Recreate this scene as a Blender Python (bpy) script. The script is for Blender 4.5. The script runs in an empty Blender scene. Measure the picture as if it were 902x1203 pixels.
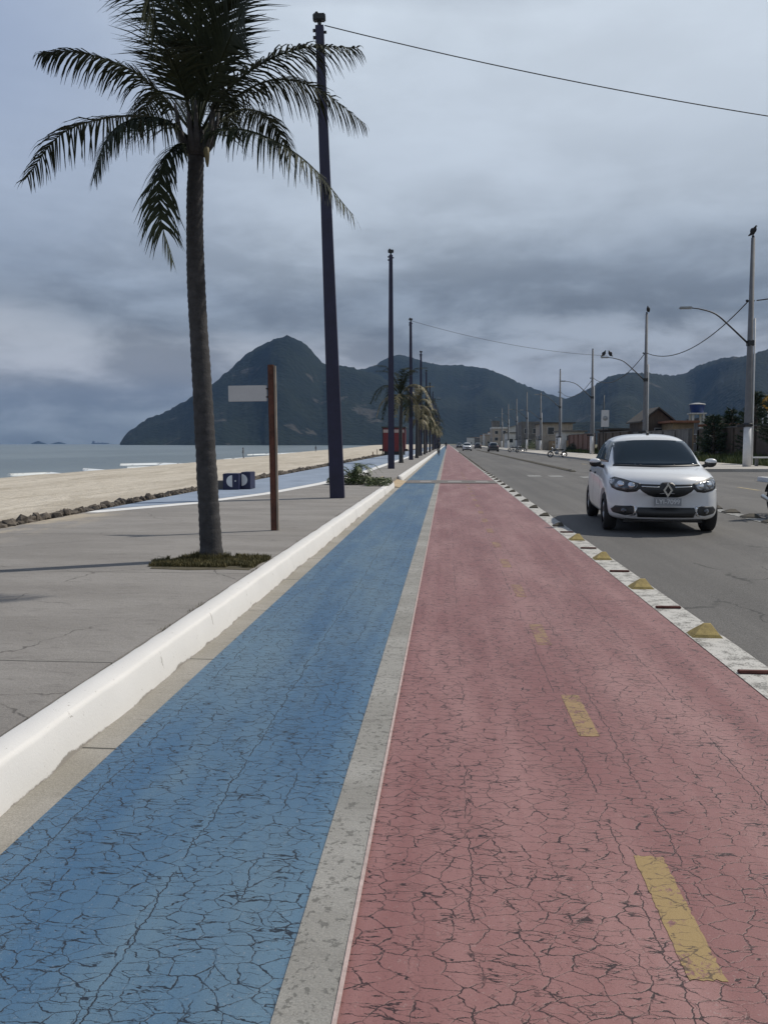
import bpy, bmesh, math, random
from mathutils import Vector, Matrix, noise
from mathutils.bvhtree import BVHTree
R = math.radians
PI = math.pi
random.seed(7)
C = bpy.context.scene.collection
SC = bpy.context.scene

# ------------------------------------------------------------------ camera
CAM_H, PITCH, YAW, F = 1.35, 4.79, 4.42, 960.0
cd = bpy.data.cameras.new('camera')
cam = bpy.data.objects.new('camera', cd); C.objects.link(cam)
cam.location = (0, 0, CAM_H)
cam.rotation_euler = (R(90 - PITCH), 0, R(YAW))
cd.sensor_fit = 'VERTICAL'; cd.sensor_height = 36; cd.lens = 36 * F / 1203
cd.clip_start = 0.05; cd.clip_end = 40000
SC.camera = cam

# ------------------------------------------------------------------ light
SUN_EL = 50.0
SUN_DIR = Vector((1.0, 0.56, 0)).normalized()            # horizontal direction towards the sun
SUN_AZ = math.atan2(SUN_DIR.x, SUN_DIR.y)
sd = bpy.data.lights.new('sun', 'SUN'); sd.energy = 3.7; sd.angle = R(0.8); sd.color = (1.0, 0.93, 0.82)
sun = bpy.data.objects.new('sun', sd); C.objects.link(sun)
tosun = Vector((SUN_DIR.x * math.cos(R(SUN_EL)), SUN_DIR.y * math.cos(R(SUN_EL)), math.sin(R(SUN_EL))))
sun.rotation_euler = tosun.to_track_quat('Z', 'Y').to_euler()
SC.view_settings.view_transform = 'Standard'; SC.view_settings.look = 'None'
SC.view_settings.gamma = 1; SC.view_settings.exposure = 0.0
SC.view_settings.use_curve_mapping = False
SC.cycles.volume_bounces = 0
SC.cycles.max_bounces = 6

def lin(r, g, b):
    f = lambda c: (c / 255 / 12.92) if c / 255 <= .04045 else ((c / 255 + .055) / 1.055) ** 2.4
    return (f(r), f(g), f(b), 1)

class NT:
    """small wrapper round a node tree"""
    def __init__(s, t): s.t = t; s.n = t.nodes; s.l = t.links
    def node(s, kind, **kw):
        n = s.n.new(kind)
        for k, v in kw.items(): setattr(n, k, v)
        return n
    def put(s, sock, v):
        if isinstance(v, bpy.types.NodeSocket): s.l.new(v, sock)
        elif v is not None:
            if isinstance(v, (tuple, list)) and len(v) == 3 and sock.type == 'RGBA': v = (*v, 1)
            sock.default_value = v
    def math(s, op, a, b=None, c=None, clamp=False):
        n = s.node('ShaderNodeMath', operation=op, use_clamp=clamp)
        for i, v in enumerate((a, b, c)):
            if v is not None: s.put(n.inputs[i], v)
        return n.outputs[0]
    def vmath(s, op, a, b=None):
        n = s.node('ShaderNodeVectorMath', operation=op)
        s.put(n.inputs[0], a)
        if b is not None: s.put(n.inputs[1], b)
        return n.outputs[0]
    def noise(s, vec, scale, detail=4, rough=.55, dist=0, col=False):
        n = s.node('ShaderNodeTexNoise')
        s.put(n.inputs['Vector'], vec); s.put(n.inputs['Scale'], scale)
        n.inputs['Detail'].default_value = detail; n.inputs['Roughness'].default_value = rough
        n.inputs['Distortion'].default_value = dist
        return n.outputs['Color' if col else 'Fac']
    def voro(s, vec, scale, feature='DISTANCE_TO_EDGE', out='Distance', two=False):
        n = s.node('ShaderNodeTexVoronoi', feature=feature)
        if two: n.voronoi_dimensions = '2D'
        s.put(n.inputs['Vector'], vec); s.put(n.inputs['Scale'], scale)
        return n.outputs[out]
    def ramp(s, fac, stops, mode='LINEAR'):
        n = s.node('ShaderNodeValToRGB'); n.color_ramp.interpolation = mode
        e = n.color_ramp.elements
        while len(e) < len(stops): e.new(.5)
        for el, (p, c) in zip(e, stops):
            el.position = p
            el.color = (c, c, c, 1) if isinstance(c, (int, float)) else ((*c, 1) if len(c) == 3 else c)
        s.put(n.inputs[0], fac)
        return n.outputs[0]
    def mix(s, fac, a, b, mode='MIX'):
        n = s.node('ShaderNodeMix', data_type='RGBA', blend_type=mode)
        s.put(n.inputs['Factor'], fac); s.put(n.inputs[6], a); s.put(n.inputs[7], b)
        return n.outputs[2]
    def smooth(s, v, lo, hi, a=0.0, b=1.0):
        n = s.node('ShaderNodeMapRange', interpolation_type='SMOOTHSTEP')
        s.put(n.inputs[0], v)
        for i, x in enumerate((lo, hi, a, b)): s.put(n.inputs[i + 1], x)
        return n.outputs[0]
    def coord(s, out='Object'): return s.node('ShaderNodeTexCoord').outputs[out]
    def sep(s, v):
        n = s.node('ShaderNodeSeparateXYZ'); s.put(n.inputs[0], v); return n.outputs
    def comb(s, x, y, z):
        n = s.node('ShaderNodeCombineXYZ')
        for i, v in enumerate((x, y, z)): s.put(n.inputs[i], v)
        return n.outputs[0]
    def bump(s, h, strength=.3, dist=.01):
        n = s.node('ShaderNodeBump'); n.inputs['Strength'].default_value = strength
        n.inputs['Distance'].default_value = dist; s.put(n.inputs['Height'], h)
        return n.outputs[0]

# ---- world: daylight sky with a procedural layer of grey stratus cloud
W = bpy.data.worlds.new('World'); SC.world = W; W.use_nodes = True
w = NT(W.node_tree); w.n.clear()
sky = w.node('ShaderNodeTexSky', sky_type='NISHITA'); sky.sun_disc = False
sky.sun_elevation = R(SUN_EL); sky.sun_rotation = SUN_AZ
sky.air_density = 1.0; sky.dust_density = 2.0
d = w.coord('Generated')
dx, dy, dz = w.sep(d)
sweep = w.comb(dx, dy, w.math('MULTIPLY', dz, 3.4))
wob = w.math('MULTIPLY', w.math('SUBTRACT', w.noise(sweep, 1.7, 4, .55), .5), .20)
el = w.math('ADD', dz, wob)
K = 10.0                                                     # 1 / background strength
def sk(r, g, b): c = lin(r, g, b); return (c[0], c[1], c[2], 1)
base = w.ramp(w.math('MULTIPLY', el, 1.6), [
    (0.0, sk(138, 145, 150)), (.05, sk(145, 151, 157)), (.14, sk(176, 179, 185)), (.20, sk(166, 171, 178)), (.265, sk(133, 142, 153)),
    (.33, sk(144, 155, 169)), (.42, sk(176, 187, 200)), (.54, sk(194, 205, 218)), (.72, sk(206, 217, 229)), (.90, sk(128, 137, 150))])  # last stop: unseen zenith darkened on purpose to cut ambient fill and deepen shadows
lowc = w.comb(dx, w.math('MULTIPLY', dy, .6), w.math('MULTIPLY', dz, 2.7))
rag = w.noise(lowc, 6.5, 8, .55, .2)
rag2 = w.noise(w.comb(dx, dy, w.math('MULTIPLY', dz, 2.2)), 2.3, 6, .6, .2)
low = w.smooth(dz, .34, .06)
ragm = w.math('MULTIPLY', w.math('SUBTRACT', w.smooth(rag, .34, .66), .5), w.math('MULTIPLY_ADD', low, .62, .10))
ragf = w.math('ADD', w.math('ADD', ragm, 1.0), w.math('MULTIPLY', w.math('SUBTRACT', rag2, .5), .42))
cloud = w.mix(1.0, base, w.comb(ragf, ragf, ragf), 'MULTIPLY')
# bright break low over the saddle between the hills
gx = w.math('SUBTRACT', dx, .14); gz = w.math('SUBTRACT', dz, .115)
gap = w.math('ADD', w.math('MULTIPLY', w.math('MULTIPLY', gx, gx), 14), w.math('MULTIPLY', w.math('MULTIPLY', gz, gz), 420))
gap = w.math('MULTIPLY', w.smooth(gap, 1.1, .0), w.smooth(rag, .38, .58))
cloud = w.mix(w.math('MULTIPLY', gap, .75), cloud, sk(178, 187, 199))
side = w.smooth(dx, -.10, -.50)
blue = w.math('MULTIPLY', side, w.smooth(dz, .10, .42))
cloud = w.mix(w.math('MULTIPLY', blue, .8), cloud, sk(146, 163, 194))
br = w.math('MULTIPLY', w.smooth(dx, -.2, .45), w.smooth(dz, .16, .48))
cloud = w.mix(w.math('MULTIPLY', w.math('MULTIPLY', br, w.smooth(dz, .62, .5)), .6), cloud, sk(210, 220, 231))
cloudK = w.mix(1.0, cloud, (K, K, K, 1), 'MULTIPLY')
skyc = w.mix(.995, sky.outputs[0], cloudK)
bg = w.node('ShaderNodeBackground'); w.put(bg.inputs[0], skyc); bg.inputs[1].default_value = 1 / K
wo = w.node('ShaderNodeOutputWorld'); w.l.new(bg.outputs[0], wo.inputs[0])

# ------------------------------------------------------------------ helpers
ROT = Matrix.Rotation(R(YAW), 3, 'Z') @ Matrix.Rotation(R(90 - PITCH), 3, 'X')
def ray(px, py): return ROT @ Vector(((px - 451) / F, (601.5 - py) / F, -1))
def gp(px, py, z=0.0):
    d = ray(px, py); t = (z - CAM_H) / d.z; return Vector((d.x * t, d.y * t, z))
def dp(px, py, Y):
    d = ray(px, py); t = Y / d.y; return Vector((d.x * t, Y, CAM_H + d.z * t))

def tag(o, label=None, cat=None, group=None, kind=None):
    if label: o['label'] = label
    if cat: o['category'] = cat
    if group: o['group'] = group
    if kind: o['kind'] = kind
    return o
def empty(name, loc=(0, 0, 0), rz=0):
    o = bpy.data.objects.new(name, None); C.objects.link(o)
    o.location = loc; o.rotation_euler = (0, 0, rz); o.empty_display_size = .2
    return o
def copy_tree(o, parent=None):
    c = o.copy(); C.objects.link(c); c.parent = parent
    for ch in list(o.children): copy_tree(ch, c)
    return c

class MB:
    def __init__(s): s.v = []; s.f = []; s.sm = []
    def add(s, vs, fs, smooth=False, M=None):
        b = len(s.v)
        s.v += [tuple(M @ Vector(p)) if M else tuple(p) for p in vs]
        s.f += [tuple(i + b for i in f) for f in fs]; s.sm += [smooth] * len(fs)
        return s
    def box(s, x0, x1, y0, y1, z0, z1, M=None):
        vs = [(x, y, z) for z in (z0, z1) for y in (y0, y1) for x in (x0, x1)]
        return s.add(vs, [(0, 2, 3, 1), (4, 5, 7, 6), (0, 1, 5, 4), (2, 6, 7, 3), (0, 4, 6, 2), (1, 3, 7, 5)], False, M)
    def bbox(s, x0, x1, y0, y1, z0, z1, b=.01, M=None, seg=2):
        bm = bmesh.new(); bmesh.ops.create_cube(bm, size=1)
        for v in bm.verts:
            v.co = Vector(((x0 + x1) / 2 + v.co.x * (x1 - x0), (y0 + y1) / 2 + v.co.y * (y1 - y0), (z0 + z1) / 2 + v.co.z * (z1 - z0)))
        bmesh.ops.bevel(bm, geom=bm.edges[:], offset=b, segments=seg, affect='EDGES')
        s.bm(bm, M, False); return s
    def bm(s, bm, M=None, smooth=False):
        bm.verts.index_update()
        s.add([v.co for v in bm.verts], [[v.index for v in f.verts] for f in bm.faces], smooth, M); bm.free()
    def tube(s, pts, r, n=10, caps=True, M=None, smooth=True):
        pts = [Vector(p) for p in pts]; N = len(pts)
        rs = r if isinstance(r, (list, tuple)) else [r] * N
        vs = []; fs = []; up = None
        for i, p in enumerate(pts):
            t = (pts[min(i + 1, N - 1)] - pts[max(i - 1, 0)])
            t = t.normalized() if t.length > 1e-9 else Vector((0, 0, 1))
            if up is None: up = Vector((0, 1, 0)) if abs(t.y) < .9 else Vector((1, 0, 0))
            a = t.cross(up); a = a.normalized() if a.length > 1e-6 else Vector((1, 0, 0)); b = t.cross(a)
            up = a.cross(t) if a.cross(t).length > 1e-6 else up
            for k in range(n):
                q = 2 * PI * k / n
                vs.append(p + (a * math.cos(q) + b * math.sin(q)) * rs[i])
        for i in range(N - 1):
            for k in range(n):
                fs.append((i * n + k, i * n + (k + 1) % n, (i + 1) * n + (k + 1) % n, (i + 1) * n + k))
        if caps: fs.append(tuple(range(n))[::-1]); fs.append(tuple((N - 1) * n + k for k in range(n)))
        return s.add(vs, fs, smooth, M)
    def prism(s, poly, z0, z1, M=None):
        n = len(poly)
        vs = [(p[0], p[1], z0) for p in poly] + [(p[0], p[1], z1) for p in poly]
        fs = [tuple(range(n))[::-1], tuple(range(n, 2 * n))] + [(i, (i + 1) % n, (i + 1) % n + n, i + n) for i in range(n)]
        return s.add(vs, fs, False, M)
    def torus(s, R1, r, n=28, m=8, M=None, flat=1.0):
        vs = []; fs = []
        for i in range(n):
            a = 2 * PI * i / n
            for j in range(m):
                b = 2 * PI * j / m
                rr = R1 + r * math.cos(b)
                vs.append((r * flat * math.sin(b), rr * math.cos(a), rr * math.sin(a)))
        for i in range(n):
            for j in range(m):
                fs.append((i * m + j, i * m + (j + 1) % m, ((i + 1) % n) * m + (j + 1) % m, ((i + 1) % n) * m + j))
        return s.add(vs, fs, True, M)
    def ell(s, c, rx, ry, rz, n=12, m=8, M=None):
        vs = []; fs = []
        for i in range(m + 1):
            a = PI * i / m
            for k in range(n):
                b = 2 * PI * k / n
                vs.append((c[0] + rx * math.sin(a) * math.cos(b), c[1] + ry * math.sin(a) * math.sin(b), c[2] + rz * math.cos(a)))
        for i in range(m):
            for k in range(n):
                fs.append((i * n + k, (i + 1) * n + k, (i + 1) * n + (k + 1) % n, i * n + (k + 1) % n))
        return s.add(vs, fs, True, M)
    def build(s, name, mat, parent=None, fix=False):
        me = bpy.data.meshes.new(name)
        me.from_pydata(s.v, [], s.f)
        me.polygons.foreach_set('use_smooth', s.sm)
        if fix:
            bm = bmesh.new(); bm.from_mesh(me)
            bmesh.ops.remove_doubles(bm, verts=bm.verts[:], dist=1e-5)
            bmesh.ops.recalc_face_normals(bm, faces=bm.faces[:]); bm.to_mesh(me); bm.free()
        me.update()
        me.materials.append(mat)
        o = bpy.data.objects.new(name, me); C.objects.link(o)
        if parent is not None: o.parent = parent
        return o

# ------------------------------------------------------------------ materials
def newmat(name):
    m = bpy.data.materials.new(name); m.use_nodes = True
    return m, NT(m.node_tree), m.node_tree.nodes['Principled BSDF']
def simple(name, col, rough=.6, metal=0, var=.15, scale=6, bump=0, bscale=60, col2=None, spec=None, coat=0):
    """base colour with two octaves of irregular wear"""
    m, t, p = newmat(name)
    c = t.coord(); n = t.noise(c, scale, 5, .6); n2 = t.noise(c, scale * 7, 3, .6)
    k = t.math('ADD', t.math('MULTIPLY', n, .7), t.math('MULTIPLY', n2, .3))
    dark = tuple(x * (1 - var) for x in col[:3]); lite = col2 or tuple(min(1, x * (1 + var)) for x in col[:3])
    t.put(p.inputs['Base Color'], t.ramp(k, [(.32, dark), (.68, lite)]))
    p.inputs['Roughness'].default_value = rough; p.inputs['Metallic'].default_value = metal
    if spec is not None: p.inputs['Specular IOR Level'].default_value = spec
    if coat: p.inputs['Coat Weight'].default_value = coat; p.inputs['Coat Roughness'].default_value = .05
    if bump: t.put(p.inputs['Normal'], t.bump(t.noise(c, bscale, 5, .65), bump, .01))
    return m

def crack_mask(t, c):
    d1 = t.vmath('SUBTRACT', t.noise(c, 7, 3, .6, col=True), (.5, .5, .5)); d2 = t.vmath('SUBTRACT', t.noise(c, 46, 3, .7, col=True), (.5, .5, .5))
    off = t.vmath('ADD', t.vmath('MULTIPLY', d1, (.06, .045, 0)), t.vmath('MULTIPLY', d2, (.022, .016, 0)))
    cc_ = t.vmath('ADD', c, off)
    q = t.vmath('MULTIPLY', cc_, (.80, 1.15, 0)); q2 = t.vmath('ADD', t.vmath('MULTIPLY', cc_, (.7, 1.45, 0)), (7.3, 2.1, 0))
    e1 = t.math('DIVIDE', t.voro(q, 14.5, two=True), 14.5); e2 = t.math('DIVIDE', t.voro(q2, 24, two=True), 24)
    patch = t.noise(t.vmath('MULTIPLY', c, (1.3, .5, 1)), 1.1, 4, .6)      # heavily and lightly crazed areas
    keep1 = t.smooth(t.math('ADD', t.noise(c, 9, 4, .65), t.math('MULTIPLY', t.math('SUBTRACT', patch, .5), .4)), .38, .47)
    keep2 = t.smooth(t.math('ADD', t.noise(t.vmath('ADD', c, (9, 4, 0)), 8.0, 4, .65), t.math('MULTIPLY', t.math('SUBTRACT', patch, .5), .9)), .50, .58)
    wv = t.math('MULTIPLY', t.smooth(t.noise(c, 17, 3), .40, .72), .0017)
    k1 = t.math('MULTIPLY', t.math('SUBTRACT', 1, t.smooth(t.math('SUBTRACT', e1, wv), .0001, .0021)), t.math('MULTIPLY_ADD', keep1, .72, .28))
    k2 = t.math('MULTIPLY', t.math('SUBTRACT', 1, t.smooth(t.math('SUBTRACT', e2, t.math('MULTIPLY', wv, .6)), .0001, .0014)), t.math('MULTIPLY', keep2, .75))
    nz = t.noise(t.vmath('MULTIPLY', cc_, (2.4, 11.5, 0)), 1.15, 3, .5)
    nz_k = t.smooth(t.noise(t.vmath('ADD', c, (3, 8, 0)), 6.5, 3, .6), .43, .52)
    k3 = t.math('MULTIPLY', t.math('SUBTRACT', 1, t.smooth(t.math('SUBTRACT', t.math('ABSOLUTE', t.math('SUBTRACT', t.math('FRACT', t.math('MULTIPLY', nz, 7)), .5)), t.math('MULTIPLY', wv, 14)), .012, .055)), nz_k)
    crack = t.math('MAXIMUM', t.math('MAXIMUM', k1, k2), k3)
    return crack
def lane_mat(name, col, faded, crack_col, lines, stretch):
    m, t, p = newmat(name)
    c = t.coord(); x, y, z = t.sep(c)
    crack = crack_mask(t, c)
    for (lx, wd, amt) in lines:
        wx = t.math('ADD', x, t.math('MULTIPLY', t.math('SUBTRACT', t.noise(t.comb(0, y, lx), 3.4, 6, .72), .5), .11))
        dd = t.math('ABSOLUTE', t.math('SUBTRACT', wx, lx))
        ln = t.math('MULTIPLY', t.math('SUBTRACT', 1, t.smooth(dd, wd * .4, wd)), t.smooth(t.noise(t.comb(lx, y, 3), 3.1, 3), .44 - amt, .50 - amt))
        crack = t.math('MAXIMUM', crack, ln)
    big = t.noise(t.vmath('MULTIPLY', c, (1.2, .22, 1)), 1.6, 5, .6)
    fine = t.noise(c, 240, 3, .7)
    spots = t.smooth(t.noise(c, 26, 4, .7), .66, .74)
    colr = t.mix(t.smooth(big, .35, .7), col, faded)
    colr = t.mix(t.math('MULTIPLY', spots, .22), colr, (.23, .22, .21, 1))
    tr = t.smooth(t.noise(t.vmath('MULTIPLY', c, (5, .05, 1)), 1.1, 4, .6), .5, .68)
    colr = t.mix(t.math('MULTIPLY', tr, .28), colr, (faded[0] * 1.2, faded[1] * 1.25, faded[2] * 1.25, 1))
    grit = t.smooth(t.noise(c, 85, 2, .8), .60, .68); colr = t.mix(t.math('MULTIPLY', grit, .30), colr, crack_col); lg = t.smooth(t.noise(t.vmath('ADD', c, (4, 4, 0)), 70, 2, .8), .64, .70); colr = t.mix(t.math('MULTIPLY', lg, .18), colr, (.42, .40, .38, 1))
    g = t.math('MULTIPLY_ADD', fine, .8, .6)
    colr = t.mix(1.0, colr, t.comb(g, g, g), 'MULTIPLY')
    colr = t.mix(crack, colr, crack_col)
    t.put(p.inputs['Base Color'], colr)
    p.inputs['Roughness'].default_value = .52; p.inputs['Specular IOR Level'].default_value = .5
    h = t.math('SUBTRACT', t.math('MULTIPLY', t.noise(c, 130, 4, .7), .3), t.math('MULTIPLY', crack, 1.2))
    t.put(p.inputs['Normal'], t.bump(h, .35, .004))
    return m

M = {}
M['blue'] = lane_mat('blue_paint', (.040, .108, .205, 1), (.098, .168, .235, 1), (.008, .016, .028, 1), [(-1.33, .0032, .06), (-.84, .0034, .07), (-.60, .003, -.03)], 1.0)
M['red'] = lane_mat('red_paint', (.200, .084, .082, 1), (.290, .155, .148, 1), (.026, .010, .012, 1), [(.08, .003, -.03), (.58, .003, .0), (.76, .003, .0), (1.2, .0035, .02)], 1.0)

def concrete(name, a, b, stain, joint=0, grit=.5, speck=False):
    m, t, p = newmat(name); c = t.coord(); x, y, z = t.sep(c)
    n = t.noise(t.vmath('MULTIPLY', c, (.6, 1.6, 1)), .9, 6, .65); n2 = t.noise(t.vmath('MULTIPLY', c, (1.0, 3.2, 1)), 5, 5, .7); f = t.noise(c, 170, 3, .75)
    col = t.mix(t.smooth(n, .35, .65), a, b)
    col = t.mix(t.math('MULTIPLY', t.smooth(n2, .52, .74), .6), col, stain)
    g = t.math('MULTIPLY_ADD', f, 1.3, .35); col = t.mix(1.0, col, t.comb(g, g, g), 'MULTIPLY')
    md = t.noise(t.vmath('MULTIPLY', c, (1, 1.6, 1)), 19, 5, .75); pits = t.smooth(md, .60, .70); col = t.mix(t.math('MULTIPLY', pits, .5), col, stain)
    lt = t.smooth(t.noise(t.vmath('ADD', c, (5, 5, 0)), 13, 5, .75), .62, .70); col = t.mix(t.math('MULTIPLY', lt, .4), col, tuple(min(1, v_ * 1.35) for v_ in b[:3]) + (1,))
    if joint > 3:
        dust = t.math('MULTIPLY', t.smooth(x, -5.0, -6.2), t.smooth(t.noise(t.vmath('MULTIPLY', c, (1, .5, 1)), 2.2, 5, .65), .42, .62)); col = t.mix(dust, col, (.40, .345, .265, 1))
        wc_ = t.vmath('ADD', t.vmath('MULTIPLY', c, (.55, .9, 0)), t.vmath('MULTIPLY', t.noise(c, 3, 4, .6, col=True), (.22, .22, 0)))
        hair = t.math('MULTIPLY', t.math('SUBTRACT', 1, t.smooth(t.voro(wc_, .8, two=True), .0015, .006)), t.smooth(t.noise(c, .9, 3), .47, .55)); col = t.mix(t.math('MULTIPLY', hair, .8), col, (.07, .065, .06, 1))
    if speck:
        s = t.smooth(t.noise(c, 45, 3, .6), .57, .62); col = t.mix(t.math('MULTIPLY', s, .6), col, (.07, .07, .065, 1))
    if joint:
        w_ = t.math('MULTIPLY', t.math('SUBTRACT', t.noise(c, 6, 3), .5), .015)
        yy = t.math('ADD', t.math('ADD', y, w_), 0.36)
        fr = t.math('ABSOLUTE', t.math('SUBTRACT', t.math('FRACT', t.math('DIVIDE', yy, joint)), .5))
        j = t.math('MULTIPLY', t.math('LESS_THAN', fr, .008 / joint), t.smooth(t.noise(c, 2.2), .34, .46))
        col = t.mix(j, col, (.07, .068, .062, 1))
    t.put(p.inputs['Base Color'], col); p.inputs['Roughness'].default_value = .88
    t.put(p.inputs['Normal'], t.bump(t.math('ADD', t.noise(c, 60, 6, .7), t.math('MULTIPLY', n2, 1.5)), grit, .012))
    return m
M['promenade'] = concrete('promenade_concrete', (.195, .184, .173, 1), (.245, .233, .221, 1), (.122, .113, .106, 1), 3.02)
M['gutter'] = concrete('gutter_concrete', (.25, .235, .205, 1), (.30, .285, .26, 1), (.16, .148, .128, 1), 1.51, .3)
M['strip'] = concrete('strip_concrete', (.225, .22, .205, 1), (.30, .295, .28, 1), (.13, .125, .118, 1), 0, .4, True)
M['tan'] = concrete('tan_concrete', (.36, .28, .18, 1), (.42, .33, .22, 1), (.26, .2, .13, 1))
M['sidewalk'] = concrete('sidewalk_concrete', (.36, .34, .31, 1), (.45, .43, .40, 1), (.25, .23, .2, 1), 2.0)
M['bandgrey'] = concrete('crossing_band', (.12, .11, .105, 1), (.15, .14, .135, 1), (.09, .08, .078, 1))
M['bandlight'] = simple('crossing_square', (.215, .205, .20), .8, var=.2, scale=9)

def paint(name, col, under, wear=.5, rough=.65, cracks=None, lowz=False):
    m, t, p = newmat(name); c = t.coord()
    n = t.noise(c, 9, 6, .72); f = t.noise(c, 75, 4, .7)
    k = t.smooth(t.math('ADD', t.math('MULTIPLY', n, .55), t.math('MULTIPLY', f, .45)), wear, wear + .09)
    if lowz:
        yj = t.math('ABSOLUTE', t.math('SUBTRACT', t.math('FRACT', t.math('ADD', t.math('MULTIPLY', t.sep(c)[1], 1.0), t.math('MULTIPLY', f, .03))), .5))
        k = t.math('MAXIMUM', k, t.math('MULTIPLY', t.math('LESS_THAN', yj, .006), t.math('MULTIPLY', t.smooth(n, .52, .62), .7)))
        chips = t.smooth(t.noise(t.vmath('MULTIPLY', c, (1, .7, 1)), 24, 5, .75), .66, .69); k = t.math('MAXIMUM', k, t.math('MULTIPLY', chips, .8))
    if lowz: k = t.math('MAXIMUM', k, t.math('MULTIPLY', t.smooth(t.math('SUBTRACT', t.sep(c)[2], t.math('MULTIPLY', t.math('SUBTRACT', t.math('ADD', t.math('MULTIPLY', t.noise(t.vmath('MULTIPLY', c, (1, .35, .35)), 9, 4, .6), .8), t.math('MULTIPLY', f, .2)), .46), .13)), .008, -.002), 1))
    col2 = t.mix(t.noise(c, 3, 4), tuple(x * .86 for x in col[:3]) + (1,), col)
    cf = t.mix(k, col2, under)
    if cracks: cf = t.mix(t.math('MULTIPLY', crack_mask(t, c), .8), cf, cracks)
    t.put(p.inputs['Base Color'], cf); p.inputs['Roughness'].default_value = rough
    t.put(p.inputs['Normal'], t.bump(t.math('SUBTRACT', f, k), .3, .004))
    return m
M['kerbwhite'] = paint('kerb_white_paint', (.70, .69, .675, 1), (.27, .25, .225, 1), .605, lowz=True)
M['stripwhite'] = paint('white_line_paint', (.50, .49, .465, 1), (.15, .145, .135, 1), .485)
for k_, (wr_, cl_) in enumerate(((.53, (.31, .215, .09, 1)), (.505, (.30, .20, .095, 1)), (.475, (.28, .18, .10, 1)), (.46, (.30, .19, .11, 1)))):
    M['dash%d' % k_] = paint('yellow_dash_paint', cl_, (.19, .088, .092, 1), wr_, cracks=(.05, .03, .022, 1))
M['roadwhite'] = paint('road_white_paint', (.30, .30, .29, 1), (.11, .11, .11, 1), .47)
M['roadyellow'] = paint('road_yellow_paint', (.42, .33, .16, 1), (.1, .1, .1, 1), .5)
M['blockyellow'] = simple('block_yellow', (.34, .255, .085), .7, var=.35, scale=18, bump=.4, bscale=90)
M['blockdark'] = simple('block_dark', (.055, .048, .036), .8, var=.3, scale=18, bump=.3)
M['blockbed'] = simple('block_scar', (.085, .028, .022), .95, var=.4, scale=30)

m, t, p = newmat('asphalt'); c = t.coord()
n = t.noise(t.vmath('MULTIPLY', c, (1, .12, 1)), .8, 5, .6); f = t.noise(c, 95, 2, .85); pt = t.noise(c, .35, 4, .6)
tr = t.noise(t.vmath('MULTIPLY', c, (2.2, .02, 1)), 1, 3, .6)
col = t.mix(t.smooth(n, .3, .7), (.083, .080, .078, 1), (.118, .114, .110, 1))
col = t.mix(t.math('MULTIPLY', t.smooth(tr, .45, .62), .5), col, (.07, .068, .067, 1))
col = t.mix(t.math('MULTIPLY', t.smooth(pt, .55, .7), .5), col, (.16, .155, .15, 1))
g = t.math('MULTIPLY_ADD', f, 2.4, -.2); col = t.mix(1.0, col, t.comb(g, g, g), 'MULTIPLY')
lc = t.voro(t.vmath('ADD', t.vmath('MULTIPLY', c, (1, .6, 0)), t.vmath('MULTIPLY', t.noise(c, 2, 4, col=True), (.5, .5, 0))), .6)
lk = t.math('MULTIPLY', t.math('SUBTRACT', 1, t.smooth(lc, .002, .008)), t.smooth(t.noise(c, .5), .5, .56))
col = t.mix(lk, col, (.035, .035, .035, 1))
t.put(p.inputs['Base Color'], col); p.inputs['Roughness'].default_value = .8
t.put(p.inputs['Normal'], t.bump(f, .5, .008)); M['asphalt'] = m

m, t, p = newmat('sand'); c = t.coord()
n = t.noise(t.vmath('MULTIPLY', c, (.5, .09, 1)), .8, 6, .65); f = t.noise(c, 3.2, 6, .7); x, y, z = t.sep(c)
col = t.mix(t.smooth(n, .35, .68), (.43, .385, .315, 1), (.56, .51, .43, 1))
col = t.mix(t.math('MULTIPLY', t.smooth(f, .50, .66), .6), col, (.33, .28, .21, 1))
rk_ = t.noise(t.vmath('MULTIPLY', t.vmath('ADD', c, t.vmath('MULTIPLY', t.noise(c, .3, 3, col=True), (3, 3, 0))), (1.4, .10, 1)), .9, 4, .6)
col = t.mix(t.math('MULTIPLY', t.smooth(rk_, .52, .60), .4), col, (.30, .255, .19, 1))
wet = t.smooth(z, -2.15, -2.42); col = t.mix(t.math('MULTIPLY', wet, .7), col, (.24, .20, .16, 1))
t.put(p.inputs['Base Color'], col); t.put(p.inputs['Roughness'], t.math('MULTIPLY_ADD', wet, -.45, .92))
t.put(p.inputs['Normal'], t.bump(t.math('ADD', t.noise(c, 1.4, 6, .7), t.math('MULTIPLY', f, .6)), 1.0, .14)); M['sand'] = m

m, t, p = newmat('sea_water'); c = t.coord(); x, y, z = t.sep(c)
wc = t.vmath('MULTIPLY', c, (1, .35, 1))
h = t.math('ADD', t.noise(wc, .16, 4, .6), t.math('MULTIPLY', t.noise(wc, .9, 5, .65), .35))
streak = t.noise(t.vmath('MULTIPLY', c, (.03, .006, 1)), 1, 5, .6)
col = t.mix(t.smooth(streak, .35, .65), (.105, .135, .150, 1), (.15, .185, .20, 1))
t.put(p.inputs['Base Color'], col); p.inputs['Roughness'].default_value = .34
p.inputs['IOR'].default_value = 1.33
t.put(p.inputs['Normal'], t.bump(h, 1.0, .9)); M['sea'] = m
m, t, p = newmat('sea_foam'); c = t.coord()
n = t.noise(t.vmath('MULTIPLY', c, (1, .3, 1)), .7, 6, .7)
t.put(p.inputs['Base Color'], (.62, .66, .68, 1)); t.put(p.inputs['Alpha'], t.smooth(n, .34, .46)); p.inputs['Roughness'].default_value = .8
M['foam'] = m

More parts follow.
